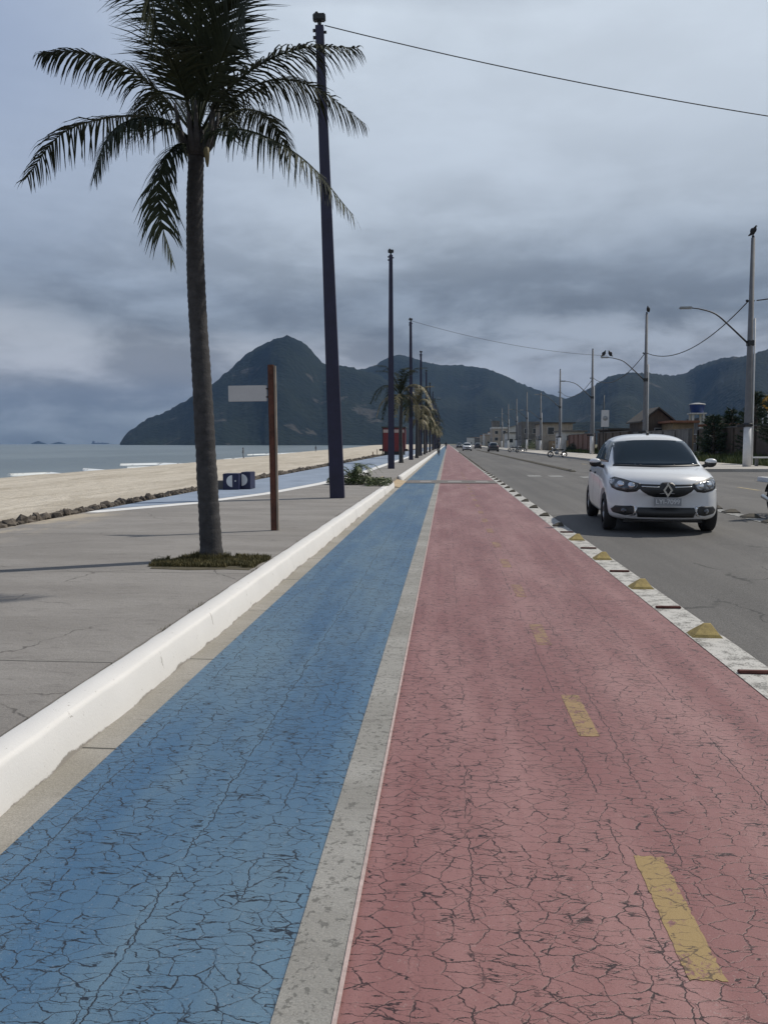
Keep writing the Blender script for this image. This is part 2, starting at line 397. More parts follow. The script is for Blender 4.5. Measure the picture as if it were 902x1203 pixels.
m, t, p = newmat('dirt_ground'); c = t.coord()
n = t.noise(c, .25, 6, .65); f = t.noise(c, 7, 5, .7)
col = t.mix(t.smooth(n, .4, .6), (.20, .165, .115, 1), (.065, .085, .03, 1)); g = t.math('MULTIPLY_ADD', f, 1.0, .5)
t.put(p.inputs['Base Color'], t.mix(1.0, col, t.comb(g, g, g), 'MULTIPLY')); p.inputs['Roughness'].default_value = .95
M['dirt'] = m

def forest(name, rock_at=.66, rockc=(.06, .058, .052, 1)):
    m, t, p = newmat(name); c = t.coord()
    n = t.noise(c, .006, 6, .62); f = t.noise(c, .05, 5, .75); v = t.voro(c, .07, 'F1')
    col = t.mix(t.smooth(n, .35, .65), (.004, .009, .008, 1), (.012, .018, .013, 1))
    g = t.math('MULTIPLY_ADD', f, 1.3, .35); col = t.mix(1.0, col, t.comb(g, g, g), 'MULTIPLY')
    rk = t.smooth(t.noise(t.vmath('MULTIPLY', c, (1, 1, 2.2)), .0075, 5, .6, .6), rock_at, rock_at + .06)
    col = t.mix(t.math('MULTIPLY', rk, .75), col, rockc)
    t.put(p.inputs['Base Color'], col); p.inputs['Roughness'].default_value = .95; p.inputs['Specular IOR Level'].default_value = .1
    t.put(p.inputs['Normal'], t.bump(t.math('ADD', f, v), .6, 5)); return m
M['forest'] = forest('forest_hillside'); M['forest2'] = forest('forest_hillside_rocky', .62, (.065, .062, .056, 1))

M['pole_navy'] = simple('navy_pole_paint', (.014, .014, .042), .55, var=.3, scale=3, bump=.15, bscale=30)
M['pole_grey'] = simple('grey_pole_concrete', (.15, .152, .16), .8, var=.18, scale=2.5, bump=.2, bscale=30)
M['pole_white'] = simple('white_pole_paint', (.62, .62, .62), .75, var=.12, scale=4)
M['darkmetal'] = simple('dark_metal', (.04, .042, .045), .5, .6, var=.25, scale=12)
M['galv'] = simple('galvanised_metal', (.30, .31, .32), .45, .7, var=.2, scale=12)
M['cable'] = simple('cable', (.03, .03, .032), .6)
M['rust'] = simple('rusty_steel', (.10, .038, .024), .8, var=.6, scale=5, bump=.3)
M['trunk'] = simple('palm_bark', (.045, .044, .046), .92, var=.45, scale=11, bump=.8, bscale=42)
M['leaf'] = simple('palm_leaf', (.014, .022, .013), .7, var=.4, scale=3, col2=(.036, .044, .022), spec=.15)
M['leafdry'] = simple('palm_leaf_dry', (.13, .115, .055), .6, var=.4, scale=3, col2=(.26, .225, .12))
M['grass'] = simple('grass_blades', (.060, .070, .020), .8, var=.5, scale=8, col2=(.13, .105, .035))
M['verge'] = simple('verge_grass_blades', (.055, .085, .022), .8, var=.4, scale=2, col2=(.115, .14, .04))
M['shrub'] = simple('shrub_leaves', (.035, .062, .018), .55, var=.5, scale=6, col2=(.10, .13, .035))
M['casuarina'] = simple('casuarina_leaves', (.022, .042, .020), .7, var=.4, scale=2)
M['bark'] = simple('tree_bark', (.08, .065, .05), .9, var=.3)
M['rock'] = simple('rock', (.06, .050, .042), .9, var=.6, scale=5, bump=1, bscale=25, col2=(.165, .14, .115))
M['rubber'] = simple('tyre_rubber', (.018, .018, .019), .8, var=.2, scale=20)
M['black'] = simple('black_plastic', (.016, .017, .019), .42, var=.2, scale=20)
M['chrome'] = simple('chrome', (.62, .63, .65), .18, 1.0, var=.05)
M['alloy'] = simple('wheel_alloy', (.33, .34, .36), .35, .8, var=.1)
M['plate'] = simple('plate_grey', (.24, .25, .27), .5, var=.1, scale=30)
M['plateink'] = simple('plate_ink', (.60, .61, .63), .6)
m, t, p = newmat('car_glass'); p.inputs['Base Color'].default_value = (.008, .018, .030, 1); p.inputs['Roughness'].default_value = .04; p.inputs['Specular IOR Level'].default_value = .35
M['glass'] = m
m, t, p = newmat('lamp_lens'); p.inputs['Base Color'].default_value = (.30, .32, .35, 1); p.inputs['Roughness'].default_value = .12; p.inputs['Metallic'].default_value = .35
c = t.coord(); v = t.voro(c, 9, 'F1'); t.put(p.inputs['Base Color'], t.ramp(v, [(.15, (.34, .36, .39)), (.5, (.035, .04, .05))])); p.inputs['Coat Weight'].default_value = 1; M['lens'] = m
def carpaint(name, col):
    m, t, p = newmat(name); c = t.coord(); n = t.noise(c, 2.2, 4)
    x, y, z = t.sep(c); dust = t.math('MULTIPLY', t.smooth(z, .75, .2), t.smooth(n, .3, .7))
    t.put(p.inputs['Base Color'], t.mix(t.math('MULTIPLY', dust, .35), col, (.30, .27, .24, 1)))
    p.inputs['Roughness'].default_value = .32; p.inputs['Coat Weight'].default_value = .8; p.inputs['Coat Roughness'].default_value = .06
    return m
M['carwhite'] = carpaint('car_paint_white', (.66, .68, .71, 1)); M['cardark'] = carpaint('car_paint_dark', (.025, .028, .032, 1))
M['taillight'] = simple('tail_lens', (.25, .02, .02), .2)
M['skin'] = simple('skin', (.28, .16, .10), .6, var=.1); M['hair'] = simple('hair', (.02, .015, .012), .7)
M['clothdark'] = simple('dark_cloth', (.022, .024, .03), .85, var=.3, scale=9, bump=.2); M['clothgrey'] = simple('grey_cloth', (.12, .12, .13), .85)
M['helmet'] = simple('helmet_shell', (.05, .05, .055), .25, coat=.6)
M['feather'] = simple('black_feathers', (.012, .012, .013), .7)
M['kioskred'] = simple('kiosk_red_paint', (.15, .014, .018), .5, var=.25, scale=1.5)
M['navy'] = simple('navy_paint', (.012, .016, .055), .5, var=.2, scale=8); M['white'] = simple('white_paint', (.68, .68, .67), .7, var=.1)
M['boardgrey'] = simple('sign_board_grey', (.55, .55, .56), .6, var=.06)
M['plazablue'] = simple('plaza_blue_paint', (.21, .26, .34), .75, var=.2, scale=1.4, bump=.2)
M['watertank'] = simple('tank_blue_plastic', (.02, .06, .24), .45, var=.2)
M['signyellow'] = simple('sign_yellow', (.60, .30, .02), .5, var=.15)
def wallmat(name, a, b, brick=None):
    m, t, p = newmat(name); c = t.coord(); n = t.noise(c, .9, 6, .65); x, y, z = t.sep(c)
    col = t.mix(t.smooth(n, .35, .65), a, b)
    if brick:
        bn = t.node('ShaderNodeTexBrick'); t.put(bn.inputs['Vector'], t.comb(t.math('ADD', x, y), z, 0)); bn.inputs['Scale'].default_value = brick
        t.put(bn.inputs['Color1'], a); t.put(bn.inputs['Color2'], b); t.put(bn.inputs['Mortar'], (.2, .18, .16, 1)); col = t.mix(.8, col, bn.outputs[0])
    g = t.math('MULTIPLY_ADD', t.noise(t.vmath('MULTIPLY', c, (3, 3, .6)), 1.5, 5), .8, .6); col = t.mix(1.0, col, t.comb(g, g, g), 'MULTIPLY')
    t.put(p.inputs['Base Color'], col); p.inputs['Roughness'].default_value = .9
    t.put(p.inputs['Normal'], t.bump(t.noise(c, 20, 5, .7), .4, .02)); return m
M['wbrick'] = wallmat('brick_wall', (.17, .075, .05, 1), (.12, .06, .045, 1), 3.0); M['wgrey'] = wallmat('grey_render', (.16, .155, .15, 1), (.10, .098, .095, 1))
M['wbeige'] = wallmat('beige_render', (.34, .30, .25, 1), (.26, .23, .20, 1)); M['wwhite'] = wallmat('white_render', (.55, .55, .54, 1), (.42, .42, .41, 1))
M['wbrown'] = wallmat('brown_boards', (.085, .065, .05, 1), (.06, .045, .035, 1)); M['wtan'] = wallmat('tan_render', (.30, .22, .13, 1), (.22, .16, .1, 1))
M['roofdark'] = simple('dark_roof', (.06, .055, .05), .85, var=.3, scale=2); M['rooftile'] = simple('clay_roof', (.22, .10, .06), .85, var=.3, scale=2)
M['window'] = simple('window_glass', (.03, .035, .04), .15); M['woodpost'] = simple('wood_post', (.14, .10, .07), .85, var=.4)
M['ship'] = simple('ship_hull', (.08, .08, .09), .7)

# ------------------------------------------------------------------ setting
YF = 900.0
def grid_sheet(name, xs, ys, zf, mat, smooth=False):
    vs = [(x(yy) if callable(x) else x, yy, 0) for yy in ys for x in xs]
    vs = [(a, b, zf(a, b)) for a, b, _ in vs]; n = len(xs)
    fs = [(j * n + i, j * n + i + 1, (j + 1) * n + i + 1, (j + 1) * n + i) for j in range(len(ys) - 1) for i in range(n - 1)]
    o = MB().add(vs, fs, smooth).build(name, mat); tag(o, kind='structure'); return o
ylong = [-6, 0, 4, 8, 16, 24, 32, 50, 80, 120, 200, 400, YF]
def sheet(name, x0, x1, z, mat, y0=-6, y1=YF):
    ys = [y0] + [y for y in ylong if y0 < y < y1] + [y1]
    return grid_sheet(name, [x0, x1], ys, lambda a, b: z, mat)

def lerp_tab(tab, v):
    if v <= tab[0][0]: return tab[0][1]
    for (a, b), (c_, d_) in zip(tab, tab[1:]):
        if v <= c_: return b + (d_ - b) * (v - a) / (c_ - a)
    return tab[-1][1]
SHORE = [(-50, -40), (70, -42), (95, -42.5), (150, -47.5), (300, -62), (460, -69), (1000, -112), (2000, -190), (2600, -270), (3000, -300)]
shore = lambda y: lerp_tab(SHORE, y)

gr = grid_sheet('ground', [-6.3, 14, 60, 400, 2000, 9000], [-300, 0, 100, 400, 1500, 9000], lambda a, b: -.03, M['dirt'])
ys = [-60, -20, 0, 6, 10, 14, 18, 23, 29, 36, 45, 55, 66, 80, 95, 115, 140, 170, 210, 260, 330, 420, 550, 700, 900, 1300, 1900, 2600, 3000]
ys = [a + (b - a) * k / 3 for a, b in zip(ys, ys[1:]) for k in range(3)] + [3000]
def bz(u, a, b):
    base = -.25 - 1.2 * u ** 1.0 - 1.35 * max(0, (u - .72) / .28) ** 1.3
    return base + .10 * (noise.noise(Vector((a * .14, b * .06, 1))) + .6 * noise.noise(Vector((a * .5, b * .3, 4)))) * min(1, u * 6)
us = [i / 26 for i in range(27)]; us += [1.1, 1.3]
vs = []; fs = []
for yy in ys:
    s0 = shore(yy)
    for u in us:
        x = -6.35 + (s0 + 6.35) * u; vs.append((x, yy, bz(u, x, yy) if u < 1.01 else bz(1, x, yy) - (u - 1) * 4))
n = len(us)
fs = [(j * n + i + 1, j * n + i, (j + 1) * n + i, (j + 1) * n + i + 1) for j in range(len(ys) - 1) for i in range(n - 1)]
tag(MB().add(vs, fs, True).build('beach_sand', M['sand']), kind='structure')
grid_sheet('sea', [-9000, -2500, -700, -200, -30, 200], [-400, 0, 200, 900, 3000, 9000], lambda a, b: -2.62, M['sea'])
for k, (pts, wd) in enumerate([([(2, 571), (40, 566), (92, 563)], 2.4), ([(98, 553), (150, 557), (208, 557)], 2.6), ([(10, 560), (60, 558), (84, 561)], 1.6),
                              ([(142, 547), (190, 546), (226, 547)], 3.0), ([(150, 551), (200, 550), (240, 546)], 2.4), ([(262, 541), (300, 538), (350, 536)], 4), ([(290, 535), (340, 533), (372, 531)], 5),
                              ([(112, 566), (160, 559), (222, 552)], 1.2)]):
    P = [gp(a, b, -2.58) for a, b in pts]; v = []; Q = []
    for i in range(25):
        s = i / 24 * 2; a = P[int(min(s, 1.999))]; b = P[int(min(s, 1.999)) + 1]; q = a.lerp(b, s - int(min(s, 1.999)))
        ww = 1.0 * wd * math.sin(PI * (i + .3) / 24.6) * (1 + .5 * noise.noise(q * .2)) + .1
        v += [(q.x - ww * .4, q.y - ww * .9, -2.585), (q.x, q.y, -2.2), (q.x + ww * .4, q.y + ww * .9, -2.59)]
    f = [(i * 3 + j, i * 3 + 3 + j, i * 3 + 4 + j, i * 3 + 1 + j) for i in range(24) for j in range(2)]
    tag(MB().add(v, f, True).build('sea_foam', M['foam']), kind='structure')

def hill(name, prof, R0, mat, depth, zb=-4, seed=0, Rvar=.12):
    cols = []; px = prof[0][0]
    while px <= prof[-1][0]: cols.append(px); px += 2.2
    rows = [-1, -.85, -.7, -.58, -.46, -.36, -.27, -.19, -.12, -.06, 0, .08, .2, .5, 1]
    vs = []
    for cpx in cols:
        py = lerp_tab(prof, cpx); d = ray(cpx, py); hd = math.hypot(d.x, d.y)
        rr = R0 * (1 + Rvar * noise.noise(Vector((cpx * .013, seed, 0))))
        H = max(0.5, CAM_H + d.z / hd * rr)
        ux, uy = d.x / hd, d.y / hd
        for t_ in rows:
            r_ = rr + t_ * depth * (.35 + .65 * min(1, H / 150))
            sh = (1 - abs(t_)) ** 1.05
            x, y = ux * r_, uy * r_
            spur = noise.noise(Vector((x * .0042, y * .0022, seed))) + .5 * noise.noise(Vector((x * .011, y * .007, seed + 3)))
            k = 1 - abs(t_)
            h = H * (sh + (.20 * spur - .06) * math.sin(PI * min(1, max(0, k))) )
            h += (noise.noise(Vector((x * .05, y * .05, 2))) * 4.5 + noise.noise(Vector((x * .16, y * .1, 5))) * 3.0) * min(1, H / 60)
            vs.append((x, y, min(h, H * (1 if t_ else 1.02) + 5) if t_ > -1 and t_ < 1 else zb))
    n = len(rows); fs = [(i * n + j, (i + 1) * n + j, (i + 1) * n + j + 1, i * n + j + 1) for i in range(len(cols) - 1) for j in range(n - 1)]
    o = MB().add(vs, fs, True).build(name, mat); tag(o, kind='structure'); return o
hill('headland_hill', [(141, 521), (146, 513), (152, 506), (160, 501), (175, 491), (200, 481), (220, 470), (232, 462), (246, 454), (262, 441), (275, 430), (290, 415), (305, 407), (320, 399), (330, 396), (340, 395),
      (349, 398), (358, 403), (366, 411), (372, 419), (379, 426), (388, 428), (405, 430), (418, 433), (428, 436), (445, 440), (470, 458), (500, 480), (540, 505), (580, 519)], 2500, M['forest2'], 620, seed=1, Rvar=.1)
hill('central_hill', [(372, 470), (400, 440), (418, 434), (430, 433), (442, 428), (455, 421), (470, 416), (488, 421), (500, 426), (520, 429), (540, 429), (560, 431), (575, 434), (590, 440), (604, 447), (620, 454), (640, 461), (655, 466),
      (668, 469), (690, 478), (740, 500), (790, 517)], 3300, M['forest'], 1100, seed=5)
hill('right_hill', [(560, 519), (610, 500), (640, 480), (655, 471), (666, 468), (680, 462), (694, 455), (708, 446), (722, 440), (742, 438), (765, 438), (790, 441), (806, 438), (816, 431), (830, 426), (846, 421), (858, 419), (872, 419),
      (888, 414), (902, 410), (930, 400), (980, 396), (1040, 420), (1100, 470)], 2900, M['forest2'], 1000, seed=9)
hill('near_hill', [(600, 520), (640, 508), (668, 498), (690, 494), (716, 497), (740, 505), (790, 514), (840, 518), (900, 516), (1000, 520)], 1500, M['forest'], 400, seed=14)
hill('far_island', [(37, 521.5), (40, 519.6), (45, 518), (50, 519.5), (55, 521.5)], 7500, M['forest'], 300, seed=2, Rvar=0)
hill('far_island', [(60, 521.5), (65, 520), (70, 519), (74, 520.2), (78, 521.5)], 7600, M['forest'], 300, seed=3, Rvar=0)

# promenade slab, gutter, lanes, strips and road: each sheet 4 mm above the one below
prom = MB().box(-6.15, -1.785, -6, YF, -.5, .18).build('promenade_pavement', M['promenade']); tag(prom, kind='structure')
sheet('gutter_concrete', -1.66, -1.44, .004, M['gutter'])
sheet('blue_lane', -1.45, -.395, .008, M['blue'])
sheet('red_lane', -.255, 1.69, .008, M['red'])
sheet('concrete_strip', -.40, -.25, .012, M['strip'])
sheet('thin_pink_line', -.258, -.246, .016, simple('pale_pink_line', (.42, .33, .31), .8, var=.3, scale=30))
sheet('white_edge_strip', 1.685, 1.925, .012, M['stripwhite'])
sheet('road_asphalt', 1.7, 11.3, .004, M['asphalt'])
MBs = MB().add([(11.3, 30.5, .004), (60, 30.5, .004), (60, 40, .004), (11.3, 40, .004)], [(0, 1, 2, 3)]); tag(MBs.build('side_street', M['asphalt']), kind='structure')
sheet('crossing_band', -1.44, 1.68, .020, M['bandgrey'], 27.6, 29.8)
for (a, b) in ((-.95, -.55), (.02, .5), (.98, 1.42)):
    sheet('crossing_square', a, b, .024, M['bandlight'], 28.1, 29.3)
for xx, y0 in ((3.3, 33.6), (4.15, 33.4), (5.3, 32.4)):
    tag(MB().add([(xx, y0, .010), (xx + .55, y0, .010), (xx + .6, y0 + 1.5, .010), (xx + .05, y0 + 1.5, .010)], [(0, 1, 2, 3)]).build('crossing_marking', M['roadwhite']), kind='structure')
for i in range(9):
    y0 = 20 + i * 4.2
    if 30 < y0 < 40: continue
    sheet('parking_line_marking', 8.86, 8.98, .010, M['roadyellow'], y0, y0 + 1.7)
sheet('median_bed_marking', 5.34, 5.60, .010, M['roadwhite'], 9.5, 17.8)
for i in range(22):
    y1 = 2.62 + 1.72 * i - 0.0
    rd_ = random.Random(i); P_ = []
    for (xa, ya, xb, yb) in ((.612, y1 - .62, .705, y1 - .62), (.705, y1 - .62, .705, y1), (.705, y1, .612, y1), (.612, y1, .612, y1 - .62)):
        k_n = 8 if xa != xb else 40
        for k in range(k_n): P_.append((xa + (xb - xa) * k / k_n + rd_.gauss(0, .0016), ya + (yb - ya) * k / k_n + rd_.gauss(0, .004 if xa != xb else .001), .0095))
    bm_ = bmesh.new(); bm_.faces.new([bm_.verts.new(q) for q in P_]); bmesh.ops.triangulate(bm_, faces=bm_.faces[:]); mb_ = MB(); mb_.bm(bm_); tag(mb_.build('lane_dash_marking', M['dash%d' % min(3, i)]), kind='structure')

# kerb along the promenade
def kerb(y0, y1, name='white_kerb'):
    prof = [(-1.60, .0), (-1.604, .03), (-1.628, .158), (-1.636, .174), (-1.652, .182), (-1.70, .185), (-1.758, .187), (-1.765, .183), (-1.765, -.1)]
    ys_ = []; y = y0
    while y < min(y1, 30): ys_.append(y); y += .09
    ys_ += [q for q in (30, 40, 60, 100, 200, 400, 900) if y0 < q < y1 and q > (ys_[-1] if ys_ else y0)]; ys_.append(y1)
    vs = []
    for yy in ys_:
        for (x, z) in prof:
            dx_ = .009 * noise.noise(Vector((yy * 1.3, x * 9, z * 9))) + .007 * noise.noise(Vector((yy * 6, x * 9, 3)))
            vs.append((x + dx_, yy, z + (.004 * noise.noise(Vector((yy * 2.1, 7, x))) if z > .1 else 0)))
    n = len(prof); fs = [(i * n + j, (i + 1) * n + j, (i + 1) * n + j + 1, i * n + j + 1) for i in range(len(ys_) - 1) for j in range(n - 1)]
    fs += [tuple(range(n)), tuple((len(ys_) - 1) * n + j for j in range(n))[::-1]]
    o = MB().add(vs, fs, False).build(name, M['kerbwhite']); tag(o, kind='structure')
    me = o.data
    for q in me.polygons: q.use_smooth = True
    return o
kerb(-6, 21.2); kerb(21.32, 25.0); kerb(29.2, YF)
tag(MB().add([(-1.45, 25.0, .012), (-1.45, 29.2, .012), (-2.3, 29.2, .186), (-2.3, 25.0, .186), (-1.45, 25, -.1), (-1.45, 29.2, -.1), (-2.3, 29.2, -.1), (-2.3, 25, -.1)],
             [(0, 1, 2, 3), (0, 3, 7, 4), (1, 5, 6, 2), (0, 4, 5, 1)]).build('ramp', M['tan']), kind='structure')
# painted blue area with white border on the promenade
BL = [(-5.9, 13.4), (-4.85, 15.5), (-4.1, 18.6), (-3.5, 23.8), (-3.25, 32), (-3.2, 60), (-3.2, 500)]
vb = []; vw = []
for x, y in BL: vw += [(-6.12, y, .184), (x, y, .184)]; vb += [(-6.11, y + .4, .188), (min(x - .24, -6.1 + (x + 6.1) * .88), y + .4, .188)]
qf = [(2 * i, 2 * i + 1, 2 * i + 3, 2 * i + 2) for i in range(len(BL) - 1)]
tag(MB().add(vw, qf).build('white_border_marking', M['white']), kind='structure'); tag(MB().add(vb, qf).build('blue_plaza_paint', M['plazablue']), kind='structure')
# rubble edge
rb = MB(); rng = random.Random(3); y = 7.0
ico = bmesh.new(); bmesh.ops.create_icosphere(ico, subdivisions=1, radius=1); ico.verts.index_update()
IV = [v.co.copy() for v in ico.verts]; IF = [[v.index for v in f.verts] for f in ico.faces]; ico.free()
while y < 260:
    for q in range(13):
        s = rng.uniform(.028, .085) * (1 + min(1.6, y / 45)); x = -6.16 - rng.random() ** 1.2 * .50 - y * .0035; z = .17 - (abs(x + 6.16)) * .25 + rng.uniform(-.03, .07)
        k_ = (rng.uniform(.7, 1.3), rng.uniform(.7, 1.3), rng.uniform(.55, 1.0))
        rb.add([Vector((v.x * s * k_[0], v.y * s * k_[1], v.z * s * k_[2])) * rng.uniform(.75, 1.15) for v in IV], IF, False, Matrix.Translation((x, y + rng.uniform(-.06, .06), z)) @ Matrix.Rotation(rng.uniform(0, 6), 4, 'Z') @ Matrix.Rotation(rng.uniform(0, 3), 4, 'X'))
    y += .075 * (1 + y / 16)
o = rb.build('rubble', M['rock']); tag(o, 'line of dark broken rubble stones between the promenade and the sand', 'rubble', kind='stuff')

# right side pavements
def slab(name, x0, x1, y0, y1, z1, mat): tag(MB().bbox(x0, x1, y0, y1, -.3, z1, .02).build(name, mat), kind='structure')
slab('right_pavement', 11.3, 15.0, 0, 30.4, .15, M['sidewalk']); slab('right_pavement', 11.3, 17.0, 40.1, YF, .15, M['sidewalk'])
slab('right_kerb', 11.12, 11.299, 0, 30.4, .16, M['pole_white']); slab('right_kerb', 11.12, 11.299, 40.1, YF, .16, M['sidewalk'])
slab('right_kerb', 11.3, 15.0, 30.402, 30.55, .16, M['pole_white'])
vg = MB().add([(17.0, 40, .10), (24, 40, .35), (24, 200, .35), (17.0, 200, .10)], [(0, 1, 2, 3)]).build('verge_soil', M['dirt']); tag(vg, kind='structure')
rng = random.Random(11)
def blades(mb, x, y, z, h, wd, ang, lean):
    c_, s_ = math.cos(ang), math.sin(ang); lx, ly = math.cos(ang + 1.3) * lean, math.sin(ang + 1.3) * lean
    mb.add([(x - c_ * wd, y - s_ * wd, z), (x + c_ * wd, y + s_ * wd, z), (x + lx * .5 + c_ * wd * .7, y + ly * .5 + s_ * wd * .7, z + h * .6), (x + lx * .5 - c_ * wd * .7, y + ly * .5 - s_ * wd * .7, z + h * .6), (x + lx * 1.2, y + ly * 1.2, z + h)],
           [(0, 1, 2, 3), (3, 2, 4)])
vgm = MB()
for i in range(9000):
    yy = 41 + rng.random() ** 1.5 * 80; xx = 17.0 + rng.random() * 2.6
    k = noise.noise(Vector((xx * .6, yy * .4, 0)))
    if k < -.25: continue
    blades(vgm, xx, yy, .1 + (xx - 17) * .035, (.22 + .3 * max(0, k) + .15 * rng.random()) * (1 + (xx - 17) * .3), .018 + .0008 * (yy - 40), rng.uniform(0, 6.3), rng.uniform(0, .2))
tag(vgm.build('verge_grass', M['verge']), 'rough green grass on the verge behind the right pavement', 'grass', kind='stuff')

# grass patch round the front palm
GP = Vector((-2.38, 8.06, .18)); gm = MB()
outl = [((gp(a, b, .18) - GP).x, (gp(a, b, .18) - GP).y) for a, b in ((169, 669), (183, 660), (203, 655), (250, 653), (285, 653), (319, 656), (306, 663), (292, 671), (262, 670), (215, 671))]
_old = [(-.98, -.42), (-.45, -.52), (.1, -.50), (.6, -.40), (.62, .1), (.60, .42), (.1, .5), (-.3, .42), (-.66, .22), (-.95, -.1)]
def inside(x, y, P):
    r_ = False
    for i in range(len(P)):
        (x1, y1), (x2, y2) = P[i], P[i - 1]
        if (y1 > y) != (y2 > y) and x < (x2 - x1) * (y - y1) / (y2 - y1) + x1: r_ = not r_
    return r_
cnt = 0
while cnt < 12000:
    x, y = rng.uniform(-1, .65), rng.uniform(-.55, .55)
    jit = .06 * noise.noise(Vector((x * 5, y * 5, 1)))
    if not inside(x + jit, y + jit, outl): continue
    if noise.noise(Vector((x * 4, y * 4, 8))) < -.32: cnt += 1; continue
    cnt += 1; edge = 1.0
    blades(gm, GP.x + x, GP.y + y, .178, rng.uniform(.02, .052) + (.06 * rng.random() if math.hypot(x, y) < .2 else 0), .0035, rng.uniform(0, 6.3), rng.uniform(0, .03))
tag(gm.build('grass_patch', M['grass']), 'low olive grass patch round the foot of the nearest palm', 'grass', kind='stuff')
pit = [(GP.x + .02 + a * .95, GP.y + b * .93) for a, b in outl]
tag(MB().prism(pit, .1, .1835).build('planting_soil', simple('soil', (.075, .065, .04), .95, var=.4, scale=12, bump=.8)), kind='structure')

gm2 = MB()
for i in range(1500):
    yy = 2.6 + rng.random() ** 1.8 * 24; 
    if noise.noise(Vector((yy * 1.7, 3, 0))) < .12: continue
    blades(gm2, -1.785 + rng.gauss(0, .012), yy, .172, rng.uniform(.010, .035), .002, rng.uniform(0, 6.3), rng.uniform(0, .02))
tag(gm2.build('kerb_weeds', M['grass']), 'tiny weeds growing in the joint behind the white kerb', 'weeds', kind='stuff')
# ------------------------------------------------------------------ palms
def catmull(P, n):
    P = [Vector(p) for p in P]; P = [P[0] * 2 - P[1]] + P + [P[-1] * 2 - P[-2]]; out = []
    segs = len(P) - 3
    for i in range(n + 1):
        s = i / n * segs; k = min(int(s), segs - 1); u = s - k; a, b, c_, d_ = P[k:k + 4]
        out.append(.5 * ((2 * b) + (c_ - a) * u + (2 * a - 5 * b + 4 * c_ - d_) * u * u + (3 * b - a - 3 * c_ + d_) * u ** 3))
    return out
def frond(parent, P, leaflets=46, L=.46, mat='leaf', droop=.75, wd=.013, seed=0, segs=3, rr=.016, face=False):
    rg = random.Random(seed); pts = catmull(P, 36); mb = MB()
    mb.tube(pts, [rr * (1 - .85 * i / 36) for i in range(37)], 5)
    for i in range(leaflets):
        u = .14 + .86 * (i + rg.random() * .7) / leaflets
        s = u * 36; k = min(int(s), 35); b = pts[k].lerp(pts[k + 1], s - k); t_ = (pts[k + 1] - pts[k]).normalized()
        side = t_.cross(Vector((0, 1, 0))) if face else t_.cross(Vector((0, 0, 1))); side = side.normalized() if side.length > .25 else (t_.cross(Vector((0, 1, 0))).normalized())
        ll = L * (math.sin(PI * min(1, .12 + u * .83)) ** .6) * rg.uniform(.8, 1.1)
        for sg in (-1, 1):
            if rg.random() < .05: continue
            d0 = (side * sg * rg.uniform(.65, .95) + t_ * rg.uniform(.5, .85) + Vector((0, 0, rg.uniform(-.15, .2)))).normalized()
            p_ = b.copy(); dcur = d0; prev = None; vs = []
            nrm = d0.cross(t_).normalized()
            across = nrm.cross(d0).normalized()
            for q in range(segs + 1):
                ww = wd * (1, 1.1, .75, .12)[min(q * 3 // segs, 3)] if segs >= 3 else wd * (1 - q / segs * .9)
                vs += [p_ - across * ww, p_ + across * ww]
                dcur = (dcur + Vector((0, 0, -droop * rg.uniform(.5, 1.2) * (.35 + q * .25)))).normalized()
                p_ = p_ + dcur * (ll / segs)
            mb.add(vs, [(2 * q, 2 * q + 1, 2 * q + 3, 2 * q + 2) for q in range(segs)])
    return mb.build('frond', M[mat], parent)

def palm_trunk(mb, P, r0, r1, ringh=.055, n=14):
    L = sum((Vector(a) - Vector(b)).length for a, b in zip(P, P[1:])); k = max(8, int(L / (ringh / 2.5))); pts = catmull(P, k); rs = []
    for i in range(k + 1):
        u = i / k; s = u * L; r_ = r0 + (r1 - r0) * min(1, u * 1.15) + .045 * r0 / .11 * math.exp(-s / .10) * .6
        saw = (s / ringh + .3 * math.sin(s * 3)) % 1
        rs.append(r_ * (1 + .085 * (1 - saw) + .03 * noise.noise(Vector((s * 6, 0, r0 * 50)))))
    mb.tube(pts, rs, n)
S = 8.33 / F
PC = Vector((-2.54, 8.06, 4.42)); base = Vector((-2.37, 8.06, .12))
root = empty('coconut_palm', base); tag(root, 'large coconut palm rising from the grass patch, nearest palm to the camera', 'palm tree')
loc = lambda px, py, dy: dp(px, py, 8.06 + dy) - base
tr_ = MB(); palm_trunk(tr_, [Vector((0, 0, 0)), loc(243.5, 560, 0), loc(237.5, 450, 0), loc(231, 340, 0), loc(229, 250, 0), loc(231, 176, 0), loc(231, 150, 0)], .106, .070)
tr_.build('trunk', M['trunk'], root)
cc = loc(231, 166, 0)
